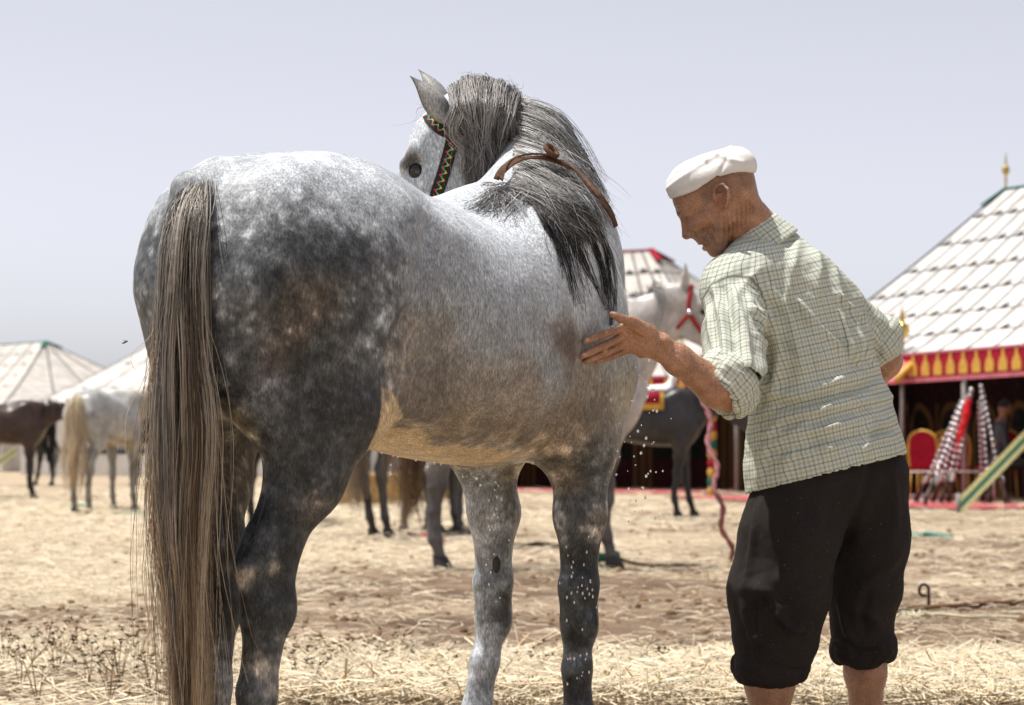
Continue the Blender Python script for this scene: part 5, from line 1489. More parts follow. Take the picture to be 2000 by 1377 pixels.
def surf_grid(fn, nu, nv):
    return [[np.asarray(fn(i / nu, j / nv)) for j in range(nv + 1)] for i in range(nu + 1)]
def strip(mb, pts, up, w, h):
    """raised tape along pts"""
    for i in range(len(pts) - 1):
        a, b = pts[i], pts[i + 1]; t_ = nrm(b - a); s_ = nrm(np.cross(t_, up)); u_ = nrm(np.cross(s_, t_))
        mb.add([a - s_ * w / 2, a + s_ * w / 2, b + s_ * w / 2, b - s_ * w / 2, a - s_ * w / 2 + u_ * h, a + s_ * w / 2 + u_ * h, b + s_ * w / 2 + u_ * h, b - s_ * w / 2 + u_ * h],
               [(4, 5, 6, 7), (0, 4, 7, 3), (1, 2, 6, 5), (0, 1, 5, 4), (3, 7, 6, 2)])
def pavilion(A, B, depth, ze, zr, t1, t2, label, nu=10, nv=6, canvas_m=None, ridge_m=None, motif=.16, hem=None, wall=None, ze2=None, flare=.10, seam_w=.035, setback=None, finial=1.0, row_w=.018):
    """A,B front eave corners on plan (front seen from outside runs A to B); ridge between t1 and t2"""
    A = np.array((A[0], A[1], 0.0)); B = np.array((B[0], B[1], 0.0)); L = np.linalg.norm(B - A); e = (B - A) / L
    n = np.array((-e[1], e[0], 0.0))                       # pointing away from the camera side
    if n[1] < 0: n = -n
    setback = setback or depth / 2
    root = empty('pavilion', (A + B) / 2 + n * depth / 2, 0, label, 'tent')
    O = np.array(root.location)
    R1 = A + e * L * t1 + n * setback + (0, 0, zr); R2 = A + e * L * t2 + n * setback + (0, 0, zr)
    C = B + n * depth; D = A + n * depth
    zA, zB = ze, (ze2 if ze2 is not None else ze)
    a3, b3, c3, d3 = A + (0, 0, zA), B + (0, 0, zB), C + (0, 0, zB), D + (0, 0, zA)
    def face(p0, p1, q1, q0):
        def f(u, v):
            lo = p0 + (p1 - p0) * u; hi = q0 + (q1 - q0) * u
            p = lo + (hi - lo) * v
            p = p - np.array((0, 0, 1.0)) * flare * (zr - zA) * math.sin(math.pi * v ** .8) * .6
            return p - O
        return f
    cm = canvas_m or MAT_CANVAS
    for (p0, p1, q1, q0, m) in ((a3, b3, R2, R1, nu), (d3, a3, R1, R1, max(4, nu // 2)), (b3, c3, R2, R2, max(4, nu // 2)), (c3, d3, R1, R2, nu)):
        f = face(p0, p1, q1, q0)
        front = q0 is not q1 and p0 is a3
        for i in range(m):
            for j in range(nv):
                g = []
                for jj in range(3):
                    for ii in range(3):
                        u = (i + ii / 2) / m; v = (j + jj / 2) / nv
                        p = f(u, v)
                        if ii == 1 and jj == 1: p = p + np.array((0, 0, .0005))
                        g.append(p)
                fs = [(0, 1, 4, 3), (1, 2, 5, 4), (3, 4, 7, 6), (4, 5, 8, 7)]
                if q0 is q1 and j == nv - 1: pass
                mb = MB(); mb.add(g, fs); mb.build('roof_panel', cm, root, True)
        nn_ = nrm(np.cross(f(1, 0) - f(0, 0), f(.5, .5) - f(.5, 0)));
        if nn_[2] < 0: nn_ = -nn_
        for i in range(m + 1):
            mb = MB(); strip(mb, [f(i / m, j / (nv * 2)) + nn_ * .004 for j in range(nv * 2 + 1)], nn_, seam_w, .006); mb.build('seam', MAT_SEAM, root)
        for j in range(nv):
            mb = MB(); strip(mb, [f(i / m, j / nv) + nn_ * .008 for i in range(m + 1)], nn_, row_w, .004); mb.build('seam', MAT_SEAM, root)
        if motif and (p0 is a3 or p0 is d3):
            for i in range(m):
                for j in range(1, nv):
                    u, v = (i + .5 + random.uniform(-.06, .06)) / m, (j + random.uniform(-.04, .04)) / nv
                    c = f(u, v) + nn_ * .016; du = nrm(f(u + .02, v) - f(u - .02, v)); dv = nrm(f(u, v + .02) - f(u, v - .02)); s = motif
                    pts = [(-.5, 0), (-.22, .12), (-.28, .42), (0, .30), (.10, .75), (.20, .30), (.42, .38), (.24, .10), (.5, 0), (.1, -.12), (-.1, -.12)]
                    vs = [c + du * x * s + dv * y * s for x, y in pts]
                    vt = [p + nn_ * .006 for p in vs]
                    k = len(pts)
                    mb = MB(); mb.add(vs + vt, [tuple(range(k, 2 * k))] + [(a_, (a_ + 1) % k, k + (a_ + 1) % k, k + a_) for a_ in range(k)]); mb.build('motif', MAT_MOTIF, root)
    rm = ridge_m or MAT_GREEN
    mb = MB(); strip(mb, [R1 - O + (0, 0, -.02), R2 - O + (0, 0, -.02)], np.array((0, 0, 1.0)), .10, .03); mb.build('ridge_cap', rm, root)
    for R_, (c1, c2) in ((R1, (a3, d3)), (R2, (b3, c3))):
        if finial: MB().lathe([(x_ * finial, y_ * finial) for x_, y_ in [(.02, 0), (.03, .12), (.03, .35), (.09, .42), (.11, .50), (.06, .58), (.03, .62), (.02, .80), (.005, .95)]], R_ - O, 12).build('finial', MAT_BRASS, root, True)
        m2 = MB()
        for c_ in (c1, c2): strip(m2, [R_ - O + (0, 0, -.0), R_ - O + (c_ - R_) * .10 + (0, 0, .03 - .02)], np.array((0, 0, 1.0)), .12, .03)
        m2.build('peak_patch', rm, root)
    # poles and guy posts at the front
    if hem:
        nm = int(L / .30)
        for k in range(nm):
            u0, u1 = k / nm, (k + 1) / nm; h = .36
            p0 = a3 + (b3 - a3) * u0 - O - n * .06; p1 = a3 + (b3 - a3) * u1 - O - n * .06
            mb = MB(); mb.add([p0, p1, p1 - (0, 0, h), p0 - (0, 0, h), p0 - n * .01, p1 - n * .01, p1 - n * .01 - (0, 0, h), p0 - n * .01 - (0, 0, h)], [(4, 5, 6, 7), (0, 3, 2, 1), (0, 1, 5, 4), (3, 7, 6, 2)]); mb.build('valance_panel', MAT_RED, root)
            c = (p0 + p1) / 2 - n * .016; w = .100
            prof = [(-.95, -.34), (-.98, -.22), (-.72, -.16), (-.30, -.10), (-.26, -.04), (0, .0), (.26, -.04), (.30, -.10), (.72, -.16), (.98, -.22), (.95, -.34)]
            vs = [c + e * x * w + np.array((0, 0, z * .92 - .03)) for x, z in prof]; vt = [p - n * .008 for p in vs]; kk = len(prof)
            mb = MB(); mb.add(vs + vt, [tuple(range(2 * kk - 1, kk - 1, -1))] + [(a_, (a_ + 1) % kk, kk + (a_ + 1) % kk, kk + a_) for a_ in range(kk)]); mb.build('valance_motif', MAT_GOLD, root)
        for dz, hh, m_ in ((-.37, .06, MAT_PINK), (.0, .03, MAT_PINK)):
            mb = MB(); p0 = a3 - O - n * .08 + (0, 0, dz); p1 = b3 - O - n * .08 + (0, 0, dz)
            mb.add([p0, p1, p1 - (0, 0, hh), p0 - (0, 0, hh), p0 + n * .02, p1 + n * .02, p1 + n * .02 - (0, 0, hh), p0 + n * .02 - (0, 0, hh)], [(0, 1, 2, 3), (4, 7, 6, 5), (0, 4, 5, 1), (3, 2, 6, 7)]); mb.build('valance_border', m_, root)
        # curtains inside
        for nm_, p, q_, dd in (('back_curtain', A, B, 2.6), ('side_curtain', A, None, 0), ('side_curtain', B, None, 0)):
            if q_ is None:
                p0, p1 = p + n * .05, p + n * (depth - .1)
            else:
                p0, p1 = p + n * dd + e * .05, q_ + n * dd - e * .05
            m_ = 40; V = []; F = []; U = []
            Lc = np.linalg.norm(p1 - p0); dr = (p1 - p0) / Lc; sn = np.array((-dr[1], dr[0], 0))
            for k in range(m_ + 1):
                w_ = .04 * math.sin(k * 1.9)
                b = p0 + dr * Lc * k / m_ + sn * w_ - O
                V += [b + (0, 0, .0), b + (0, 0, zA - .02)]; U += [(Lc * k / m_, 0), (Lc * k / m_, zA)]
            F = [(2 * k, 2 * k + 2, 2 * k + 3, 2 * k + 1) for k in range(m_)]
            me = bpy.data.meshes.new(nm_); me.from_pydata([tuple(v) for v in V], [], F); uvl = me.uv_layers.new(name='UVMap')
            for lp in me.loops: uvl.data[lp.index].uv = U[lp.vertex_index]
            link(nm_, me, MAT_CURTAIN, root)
        npole = max(2, int(L / 2.6))
        for k in range(npole + 1):
            b = A + e * L * k / npole - n * .03 - O
            mp = MB().tube([b, b + (0, 0, zA)], .035, 10).build('pole', MAT_POLE, root, True)
    if wall:
        for (p, q_) in ((A, B), (A, D), (B, C), (D, C)):
            nb_ = max(3, int(np.linalg.norm(q_ - p) / 1.0)); dr = (q_ - p) / nb_; sn = nrm(np.cross(dr, (0, 0, 1)))
            for k in range(nb_):
                p0 = p + dr * k - O; p1 = p + dr * (k + .985) - O; pm = (p0 + p1) / 2 + sn * .03
                mb = MB(); mb.add([p0, pm, p1, p1 + (0, 0, zA), pm + (0, 0, zA), p0 + (0, 0, zA)], [(0, 1, 4, 5), (1, 2, 3, 4)]); mb.build('wall_panel', cm, root, True)
                if p is A and q_ is B:
                    pts = [(-.5, 0), (-.5, .5), (-.3, .5), (-.3, .25), (-.1, .25), (-.1, .7), (.1, .7), (.1, .25), (.3, .25), (.3, .5), (.5, .5), (.5, 0)]
                    for hx in (.25, .75):
                        c = p0 + (p1 - p0) * hx - nrm(n) * .06 + (0, 0, .55); ee = nrm(dr)
                        vs = [c + ee * x * .28 + np.array((0, 0, z * .35)) for x, z in pts]; vt = [v - n * .01 for v in vs]; kk = len(pts)
                        mb = MB(); mb.add(vs + vt, [tuple(range(2 * kk - 1, kk - 1, -1))] + [(a_, (a_ + 1) % kk, kk + (a_ + 1) % kk, kk + a_) for a_ in range(kk)]); mb.build('wall_motif', MAT_MOTIF, root)
    return root, a3, b3, e, n
def XY(px, d): return ((px - 1000) * d / FPX, d)
TR, trA, trB, trE, trN = pavilion(XY(1500, 40.0), XY(2120, 33.0), 7.0, 2.10, 4.93, .20, .80, 'large white pavilion with black motifs above a red and gold valance', 12, 7, motif=.19, hem=True, ze2=2.22, seam_w=.05, finial=.62)
TC, tcA, tcB, tcE, tcN = pavilion(XY(800, 47), XY(1440, 43.0), 5.6, 2.02, 4.50, .20, .51, 'white pavilion with red ridge tape behind the dark horse', 10, 6, canvas_m=MAT_CANVAS2, ridge_m=MAT_RED, motif=.22, hem=True, finial=0)
pavilion(XY(-430, 86), XY(5, 73), 7.0, 1.95, 4.0, .30, .76, 'weathered white pavilion with green peak beyond the dark brown horse', 9, 6, canvas_m=MAT_CANVAS2, motif=.20, wall=True, seam_w=.05, finial=0, row_w=.004)
pavilion(XY(40, 66), XY(640, 63), 8.0, 1.75, 5.3, .56, .75, 'bright white pavilion standing behind the white horse', 8, 5, motif=.14, wall=True, flare=.10, seam_w=.02, finial=0, row_w=.004)

# red carpet in front of the big pavilion
def carpet(A, B, n_, e_, w, label, col):
    o = (np.array(A) + np.array(B)) / 2 - n_ * (w / 2 - .3); o[2] = 0.0
    L = np.linalg.norm(np.array(B)[:2] - np.array(A)[:2])
    root = empty('carpet', o, 0, label, 'carpet')
    t = NT('woven_carpet'); nz = t.noise(t.coord('Object'), 7, 4); st = t.noise(t.coord('Object', (1, 1, 1)), 45, 3)
    t.set(t.mix(.5, t.ramp(nz, [(.35, tuple(c * .5 for c in col)), (.5, col), (.62, (.50, .30, .24))]), t.ramp(st, [(.3, (.2, .02, .03)), (.7, (.6, .2, .2))])), .95, .1)
    q = [np.array((0, 0, z)) for z in (.0, .022)]
    c = [e_ * L / 2 * sx + n_ * w / 2 * sy for sx, sy in ((-1, -1), (1, -1), (1, 1), (-1, 1))]
    MB().add([p + q[0] for p in c] + [p + q[1] for p in c], [(4, 5, 6, 7), (0, 1, 5, 4), (1, 2, 6, 5), (2, 3, 7, 6), (3, 0, 4, 7)]).build('pile', t.m, root)
    fm = MB()
    for k in range(int(L / .06)):
        x = -L / 2 + k * .06; b = e_ * x - n_ * w / 2 + (0, 0, .008)
        fm.add([b, b + e_ * .03, b + e_ * .025 - n_ * .06 - (0, 0, .003), b + e_ * .005 - n_ * .06 - (0, 0, .003)], [(0, 1, 2, 3)])
    fm.build('fringe', plain('pale_fringe', (.6, .5, .42), .9, .1), root)
carpet(trA, trB, trN, trE, 2.2, 'red patterned carpet laid before the large pavilion', (.45, .03, .06))
carpet(tcA, tcB, tcN, tcE, 2.0, 'pinkish red carpet laid before the pavilion with the red ridge', (.50, .06, .09))
# ------------------------------------------------------------------ the other horses
def std_pose(neck='up', turn=0.0, leg=None):
    hind = lambda s, dx=0.0: [(.18, .15 * s, 1.2), (.275, .165 * s, .95), (.16, .15 * s, .80), (.075 + dx * .5, .12 * s, .585), (.05 + dx, .115 * s, .36), (.055 + dx * 1.2, .115 * s, .18), (.085 + dx * 1.3, .115 * s, 0)]
    fore = lambda s, dx=0.0: [(1.15, .15 * s, .87), (1.155 + dx * .3, .14 * s, .70), (1.155 + dx * .6, .135 * s, .475), (1.155 + dx, .135 * s, .33), (1.165 + dx * 1.1, .135 * s, .20), (1.20 + dx * 1.2, .135 * s, 0)]
    l = leg or (0, 0, 0, 0)
    if neck == 'up':
        nk = [((1.06, 0, 1.16), .27, .17), ((1.24, 0, 1.34), .21, .115), ((1.40, 0, 1.54), .165, .085), ((1.50, 0, 1.70), .13, .075)]; hd = ((1.55, 0, 1.80), (.62, 0, -.78), (.78, 0, .62))
    elif neck == 'fwd':
        nk = [((1.06, 0, 1.18), .28, .17), ((1.27, 0, 1.40), .22, .12), ((1.46, 0, 1.58), .17, .088), ((1.60, 0, 1.70), .135, .078)]; hd = ((1.66, 0, 1.80), (.55, 0, -.83), (.83, 0, .55))
    elif neck == 'mid':
        nk = [((1.06, 0, 1.16), .27, .17), ((1.28, 0, 1.26), .20, .115), ((1.48, 0, 1.32), .155, .085), ((1.64, 0, 1.36), .125, .075)]; hd = ((1.72, 0, 1.42), (.60, 0, -.80), (.80, 0, .60))
    else:
        nk = [((1.06, 0, 1.14), .27, .17), ((1.30, 0, 1.08), .19, .11), ((1.48, 0, .88), .15, .085), ((1.60, 0, .70), .12, .075)]; hd = ((1.68, 0, .66), (.40, 0, -.92), (.92, 0, .40))
    def rot(p, k):
        a = turn * k; x, y, z = p; dx = x - 1.06
        return np.array((1.06 + dx * math.cos(a) - y * math.sin(a), dx * math.sin(a) + y * math.cos(a), z))
    def rotd(v, k):
        a = turn * k; return np.array((v[0] * math.cos(a) - v[1] * math.sin(a), v[0] * math.sin(a) + v[1] * math.cos(a), v[2]))
    N = []
    for i, (p, h, w) in enumerate(nk):
        t_ = nrm(np.array(nk[min(i + 1, 3)][0]) - np.array(nk[max(i - 1, 0)][0])); u = np.array((t_[2], 0, -t_[0]))
        N.append((rot(p, i / 3), h, w, rotd(u, i / 3)))
    return dict(hl=hind(1, l[0]), hr=hind(-1, l[1]), fl=fore(1, l[2]), fr=fore(-1, l[3]), neck=N, head=(rot(hd[0], 1), rotd(hd[1], 1.15), rotd(hd[2], 1.15)), ears=True)
def bg_coat():
    t = NT('horse_coat'); c = t.attr('coat'); n1 = t.noise(t.coord('Object'), 14, 4); n2 = t.noise(t.coord('Object', (60, 60, 14)), 1, 3)
    c = t.mix(1, c, t.ramp(n1, [(.3, (.75, .75, .75)), (.7, (1.25, 1.25, 1.25))]), 'MULTIPLY'); c = t.mix(.6, c, t.ramp(n2, [(.3, (.75, .75, .75)), (.7, (1.25, 1.25, 1.25))]), 'MULTIPLY')
    t.set(c, .38, .45); return t.m
MAT_BG = bg_coat()
def bg_horse(label, loc, heading, pose, cols, mane, tailc, seed, scale=1.0, vox=.017, tail_len=1.0, group=None, tail_w=.05):
    """cols: (body, legs, belly, muzzle) ; loc: tail-head point on plan"""
    root = empty('horse', (loc[0], loc[1], 0), math.atan2(heading[1], heading[0]), label, 'horse', group)
    root.scale = (scale,) * 3
    pr, H, ax = horse_prims(pose)
    V, F = sdf_mesh(pr, (-.2, -.75, -.02), (2.35, .75, 2.15), vox, 2)
    b, lg_, be, mz = [np.array(c) for c in cols]
    z = V[:, 2][:, None]; x = V[:, 0][:, None]
    n1 = (fbm(V.astype(np.float32) * 5, 3) - .5)[:, None]
    w = sstep(.95, .55, z + n1 * .3); c = b * (1 - w) + lg_ * w
    w = sstep(1.0, .84, z) * (x > .3) * (x < 1.1) * (z > .75); c = c * (1 - w) + be * w
    hp = H(.55, -.03, 0); w = np.exp(-((V - hp) ** 2).sum(1) / .12 ** 2)[:, None]; c = c * (1 - w) + mz * w
    c = c * np.exp(n1 * 1.0)
    me = mesh_np('body', V, F); set_color(me, 'coat', np.clip(c, .006, .8)); link('body', me, MAT_BG, root)
    for q in ('hl', 'hr', 'fl', 'fr'): hoof_mesh('hoof', pose[q][-1], (1, 0), MAT_HOOF, root)
    for s in (1, -1): ball('eye', H(.205, .004, .078 * s), .02, MAT_EYE, root, 8)
    rg = np.random.RandomState(seed); lk = []
    nk = pose['neck']
    for i in range(34):
        t_ = rg.rand() * (len(nk) - 1.01) ; k = int(t_); f = t_ - k
        p = nk[k][0] * (1 - f) + nk[k + 1][0] * f; h = nk[k][1] * (1 - f) + nk[k + 1][1] * f; u = nrm(nk[k][3] * (1 - f) + nk[k + 1][3] * f); w_ = nk[k][2] * (1 - f) + nk[k + 1][2] * f
        if t_ < .55: continue
        t3 = nrm(nk[k + 1][0] - nk[k][0]); sd_ = nrm(np.cross(t3, u)) * (1 if rg.rand() < .75 else -1)
        r0 = p - u * h * .97; L = .16 + .16 * rg.rand()
        lk.append(dict(pts=[r0, r0 - u * .01 + sd_ * .05, r0 + sd_ * (w_ + .02) + u * h * .5 * .8, r0 + sd_ * (w_ + .03) + np.array((0, 0, -L))], n=12, spread=.05, tip=.03, r=.003, col0=mane, col1=mane, seg=8, ref=(1, 0, 0)))
    strands('mane', lk, MAT_HAIR, root, 3, seed)
    lk = []
    for i in range(22):
        a = rg.rand() * 6.28; r_ = tail_w * rg.rand()
        e_ = .15 + (1 - tail_len) * .7 + .25 * rg.rand()
        lk.append(dict(pts=[(-.03, .01 * rg.randn(), 1.41), (-.10, r_ * math.cos(a), 1.30), (-.13 + r_, 1.8 * r_ * math.cos(a), 1.0), (-.11 + .06 * rg.randn(), 2 * r_ * math.cos(a), .6 + .2 * e_), (-.10 + .05 * rg.randn(), 1.6 * r_ * math.cos(a), e_ + .05)], n=14, spread=.05, tip=.03, r=.003, col0=tailc[0], col1=tailc[1], seg=12, ref=(1, 0, 0)))
    strands('tail', lk, MAT_HAIR, root, 3, seed + 1)
    return root, H
def at_leg(px, d, heading, s, l=0.0, scale=1.0):
    """tail-head point that puts local (s, l) at that pixel column and distance"""
    h = nrm((heading[0], heading[1], 0)); lf = np.array((-h[1], h[0], 0))
    p = np.array(((px - 1000) * d / FPX, d, 0)); return p - (h * s + lf * l) * scale
BK = (.016, .013, .013); BR = (.045, .024, .018)
bg_horse('dark brown horse with lowered head standing beside the white horse', at_leg(58, 38, (1, .12), 1.16, -.13), (1, .12), std_pose('mid', .1), (BR, BK, (.06, .03, .02), BK), BK, (BK, BK), 41)
bg_horse('white horse with long cream tail seen from behind', at_leg(160, 30.3, (.30, .95), .07), (.30, .95), std_pose('mid', -.3, (.02, -.03, 0, .03)), ((.33, .33, .325), (.25, .235, .21), (.36, .30, .22), (.12, .1, .1)), (.6, .55, .45), ((.74, .66, .50), (.58, .43, .25)), 43, tail_w=.09)
bg_horse('black horse with raised head beyond the white horse', at_leg(266, 50, (-1, .1), 1.16), (-1, .1), std_pose('up', .0), (BK, BK, BK, BK), BK, (BK, BK), 45, vox=.025)
bg_horse('black horse far behind the dark brown one, against the white tent wall', at_leg(86, 50, (-1, .15), .08), (-1, .15), std_pose('down', 0, (.1, -.1, 0, 0)), (BK, BK, BK, BK), BK, (BK, BK), 47, vox=.025)
bg_horse('black horse showing between the hind legs of the grey stallion', at_leg(474, 25.6, (.45, .89), .08), (.45, .89), std_pose('down', .3), ((.02, .017, .017), BK, (.03, .025, .02), BK), BK, (BK, (.06, .045, .035)), 49, vox=.02)
bg_horse('dark grey horse with pale hair on its hocks seen under the belly of the stallion', at_leg(722, 23.0, (.62, .78), .09), (.62, .78), std_pose('down', -.2, (.14, .10, .03, -.02)), ((.10, .09, .085), (.055, .05, .048), (.12, .1, .08), BK), (.3, .28, .25), ((.16, .11, .07), (.35, .28, .2)), 51, vox=.018)
bg_horse('grey-legged dark horse feeding with its head lowered to the hay', at_leg(815, 24.2, (-.25, -.97), 1.16), (-.25, -.97), std_pose('down', .45, (0, 0, .06, -.03)), ((.06, .055, .055), (.09, .09, .10), (.06, .05, .05), (.03, .025, .025)), BK, (BK, BK), 57, vox=.018)
h7, H7 = bg_horse('light grey horse in a red halter standing behind the grey stallion', at_leg(1190, 17.4, (1, .05), 1.16, -.13, 1.09), (1, .05), std_pose('fwd', -.15, (0, 0, .0, -.02)), ((.50, .475, .445), (.10, .09, .085), (.52, .44, .34), (.10, .09, .09)), (.30, .29, .27), ((.16, .10, .055), (.26, .16, .08)), 53, scale=1.09, vox=.012)
h8, H8 = bg_horse('black saddled horse standing before the pavilion with the red ridge', at_leg(1332, 29, (1, -.05), 1.16), (1, -.05), std_pose('mid', .1, (0, 0, .08, -.08)), ((.030, .027, .029), BK, (.035, .028, .024), (.10, .09, .08)), BK, (BK, BK), 55, vox=.016)

# halter on the light grey horse
MAT_HALTER = plain('red_webbing', (.38, .03, .03), .7, .3, 0, .2, 60)
def band(root, H, pts, name, w, mat, r=.012):
    m = MB(); m.tube(catmull([H(*p) for p in pts], 18), r, 6); return m.build(name, mat, root, True)
hal = empty('halter', (0, 0, 0)); hal.parent = h7; hal['label'] = 'red webbing halter'
for s in (1, -1):
    band(h7, H7, [(.02, .035, .03 * s), (.06, .0, .094 * s), (.16, -.07, .096 * s), (.30, -.075, .078 * s), (.36, -.06, .072 * s)], 'cheek_strap', .03, MAT_HALTER, .014).parent = hal
    band(h7, H7, [(.16, -.07, .096 * s), (.19, -.16, .078 * s), (.20, -.21, .03 * s), (.20, -.215, 0)], 'throat_strap', .03, MAT_HALTER, .012).parent = hal
    band(h7, H7, [(.36, .035, 0), (.36, .02, .05 * s), (.36, -.05, .073 * s), (.37, -.11, .04 * s), (.37, -.12, 0)], 'noseband', .03, MAT_HALTER, .013).parent = hal
    ball('ring', H7(.16, -.07, .10 * s), .02, MAT_STUD, hal, 8)
# saddle on the black horse
sad = empty('saddle', np.array(h8.location) + (0, 0, 0), h8.rotation_euler[2], 'high white-covered saddle with red and yellow cloth on the black horse', 'saddle')
rsd = np.random.RandomState(4)
pr = [econe((.62, 0, 1.46), (.98, 0, 1.48), (.20, .06), (.17, .06), (0, 1, 0), k=.05), econe((.58, 0, 1.48), (.52, 0, 1.70), (.16, .04), (.12, .03), (0, 1, 0), k=.05), econe((1.02, 0, 1.48), (1.10, 0, 1.74), (.08, .05), (.06, .05), (0, 1, 0), k=.05), ell((1.12, 0, 1.78), (.07, .07, .07), k=.04)]
V, F = sdf_mesh(pr, (.3, -.35, 1.3), (1.3, .35, 1.95), .015, 2); link('seat', mesh_np('seat', V, F), plain('white_saddle_cover', (.78, .77, .75), .8, .2), sad)
for nm_, m_, r_, z0 in (('saddle_cloth', MAT_RED, .300, 1.30), ('cloth_border', MAT_GOLD, .303, 1.24)):
    vs = []; fs = []; k_ = 18
    for x in ((.55, .90) if m_ is MAT_RED else (.50, .95)):
        for k in range(k_ + 1):
            a = math.pi * (k / k_); yy = math.cos(a) * (r_ + .012); zz_ = z0 + .0 + (1.46 - z0) * math.sin(a) ** .5
            vs.append((x, yy, zz_ + (.012 if m_ is MAT_RED else 0)))
    for k in range(k_): fs.append((k, k + 1, k_ + 2 + k, k_ + 1 + k))
    o = MB().add(vs, fs).build(nm_, m_, sad, True); o.modifiers.new('t', 'SOLIDIFY').thickness = .012
# lead rope from the halter
MAT_ROPE = plain('faded_red_rope', (.30, .13, .13), .9, .1, 0, .3, 30)
pr_ = [P(1372, 700, 17.6), P(1378, 780, 17.0), P(1386, 850, 16.8), P(1396, 920, 16.6), P(1404, 980, 16.5), P(1418, 1045, 16.8), P(1432, 1085, 18.4)]
pr_[-1][2] = .01
ro = empty('lead_rope', (pr_[-1][0], pr_[-1][1], 0), 0, 'faded red lead rope hanging from the halter of the light grey horse', 'rope')
for ph in (0, math.pi):
    c = catmull(pr_, 60); c = c + np.stack([.009 * np.cos(np.arange(60) * .9 + ph), .009 * np.sin(np.arange(60) * .9 + ph), 0 * np.arange(60)], 1) + .02 * np.stack([np.sin(np.arange(60) * .5), 0 * np.arange(60), 0 * np.arange(60)], 1)
    MB().tube(c - np.array(ro.location), .013, 6).build('strand', MAT_ROPE, ro, True)
# green hobble on its foreleg
fl = G(1184, 1108); g = empty('hobble', (fl[0], 17.7, 0), 0, 'green cloth hobble round the hoof of the light grey horse', 'hobble')
MAT_GC = plain('green_rag', (.04, .24, .13), .85, .15, 0, .4, 30)
MB().tube([np.array((math.cos(a) * .085, math.sin(a) * .085, .06 + .02 * math.sin(3 * a))) for a in np.linspace(0, 6.4, 24)], [.024 * (1 + .3 * math.sin(k)) for k in range(24)], 7).build('band', MAT_GC, g, True)
MB().tube(catmull([(.08, 0, .06), (.25, -.1, .015), (.6, -.2, .012), (1.0, -.55, .012), (1.5, -.7, .012)], 24), .012, 6).build('rope', plain('brown_rope', (.25, .16, .09), .9, .1), g, True)

# ------------------------------------------------------------------ things before the large pavilion
# bands of the musket: silver rings on a dark barrel
MAT_BARREL = plain('gun_barrel', (.035, .035, .04), .35, .5, .7, .2); MAT_SILVER = plain('silver_bands', (.80, .80, .82), .25, .5, 1.0, .08); MAT_STOCK = plain('dark_stock', (.05, .03, .02), .5, .4)
def musket():
    root = empty('musket', (0, 0, 0))
    MB().tube([(0, 0, .42), (0, 0, 1.62)], [.019, .014], 10).build('barrel', MAT_BARREL, root, True)
    for k in range(13):
        z = .48 + k * .088; MB().lathe([(.019, -.022), (.026, -.018), (.027, .016), (.019, .022)], (0, 0, z), 10).build('band', MAT_SILVER, root, True)
    MB().lathe([(.014, 0), (.026, .015), (.026, .03), (.012, .05)], (0, 0, 1.59), 10).build('muzzle_ring', MAT_SILVER, root, True)
    m = MB(); m.tube([(0, 0, .46), (.005, 0, .36), (.02, 0, .25), (.035, 0, .12), (.045, 0, .0)], [.024, .03, .026, .034, .045], 8); m.build('stock', MAT_STOCK, root, True)
    MB().box((.048, 0, .005), (.11, .05, .02)).build('butt_plate', MAT_SILVER, root)
    MB().box((.0, .03, .38), (.03, .02, .12)).build('lock', MAT_SILVER, root)
    MB().tube([(.03, 0, .30), (.07, 0, .29), (.075, 0, .34), (.03, 0, .40)], .006, 5).build('trigger_guard', MAT_SILVER, root, True)
    return root
def copy_tree(o, parent=None):
    c = o.copy(); COL.objects.link(c); c.parent = parent
    for ch in list(o.children): copy_tree(ch, c)
    return c
proto = musket(); GP = P(1903, 760, 34.3)
feet = [(1792, 985), (1808, 990), (1826, 985), (1842, 988), (1856, 986), (1926, 985), (1946, 990), (1985, 992)]
for k, (x, y) in enumerate(feet):
    o = proto if k == 0 else copy_tree(proto)
    f = G(x, y); f[2] = .03
    if k >= 5: f[1] += .25 * (k - 4)
    top = GP + np.array((.02 * (k - 4) + (.05 if k >= 5 else -.03), .03 * (k % 3) - .03, 0)); d_ = top - f
    o.location = f; q_ = Vector(d_).to_track_quat('Z', 'X'); o.rotation_mode = 'QUATERNION'; o.rotation_quaternion = q_
    tag(o, 'long silver-banded musket propped in a stack before the large pavilion', 'musket', 'stacked muskets')
# cord binding the stack, and red tassel cloth
rc = empty('red_cloth', P(1884, 830, 34.0), 0, 'bright red cloth tied high on the stacked muskets', 'cloth')
V, F = sdf_mesh([econe((0.05, 0, .32), (.02, 0, .12), (.05, .04), (.06, .05), k=.03), econe((.02, 0, .12), (-.05, 0, -.12), (.055, .045), (.05, .04), k=.03), econe((-.05, 0, -.12), (-.13, 0, -.42), (.035, .03), (.012, .012), k=.03)], (-.3, -.2, -.6), (.3, .2, .5), .014, 1)
N = vnormals(V, F); V = V + N * ((fbm(V.astype(np.float32) * 18, 3) - .5) * .05)[:, None]
link('drape', mesh_np('drape', V, F), plain('scarlet_cloth', (.60, .02, .025), .8, .2, 0, .2, 20), rc)
MB().tube([(.055, 0, .30), (.075, 0, .34)], [.05, .035], 8).build('knot', MAT_RED, rc, True)
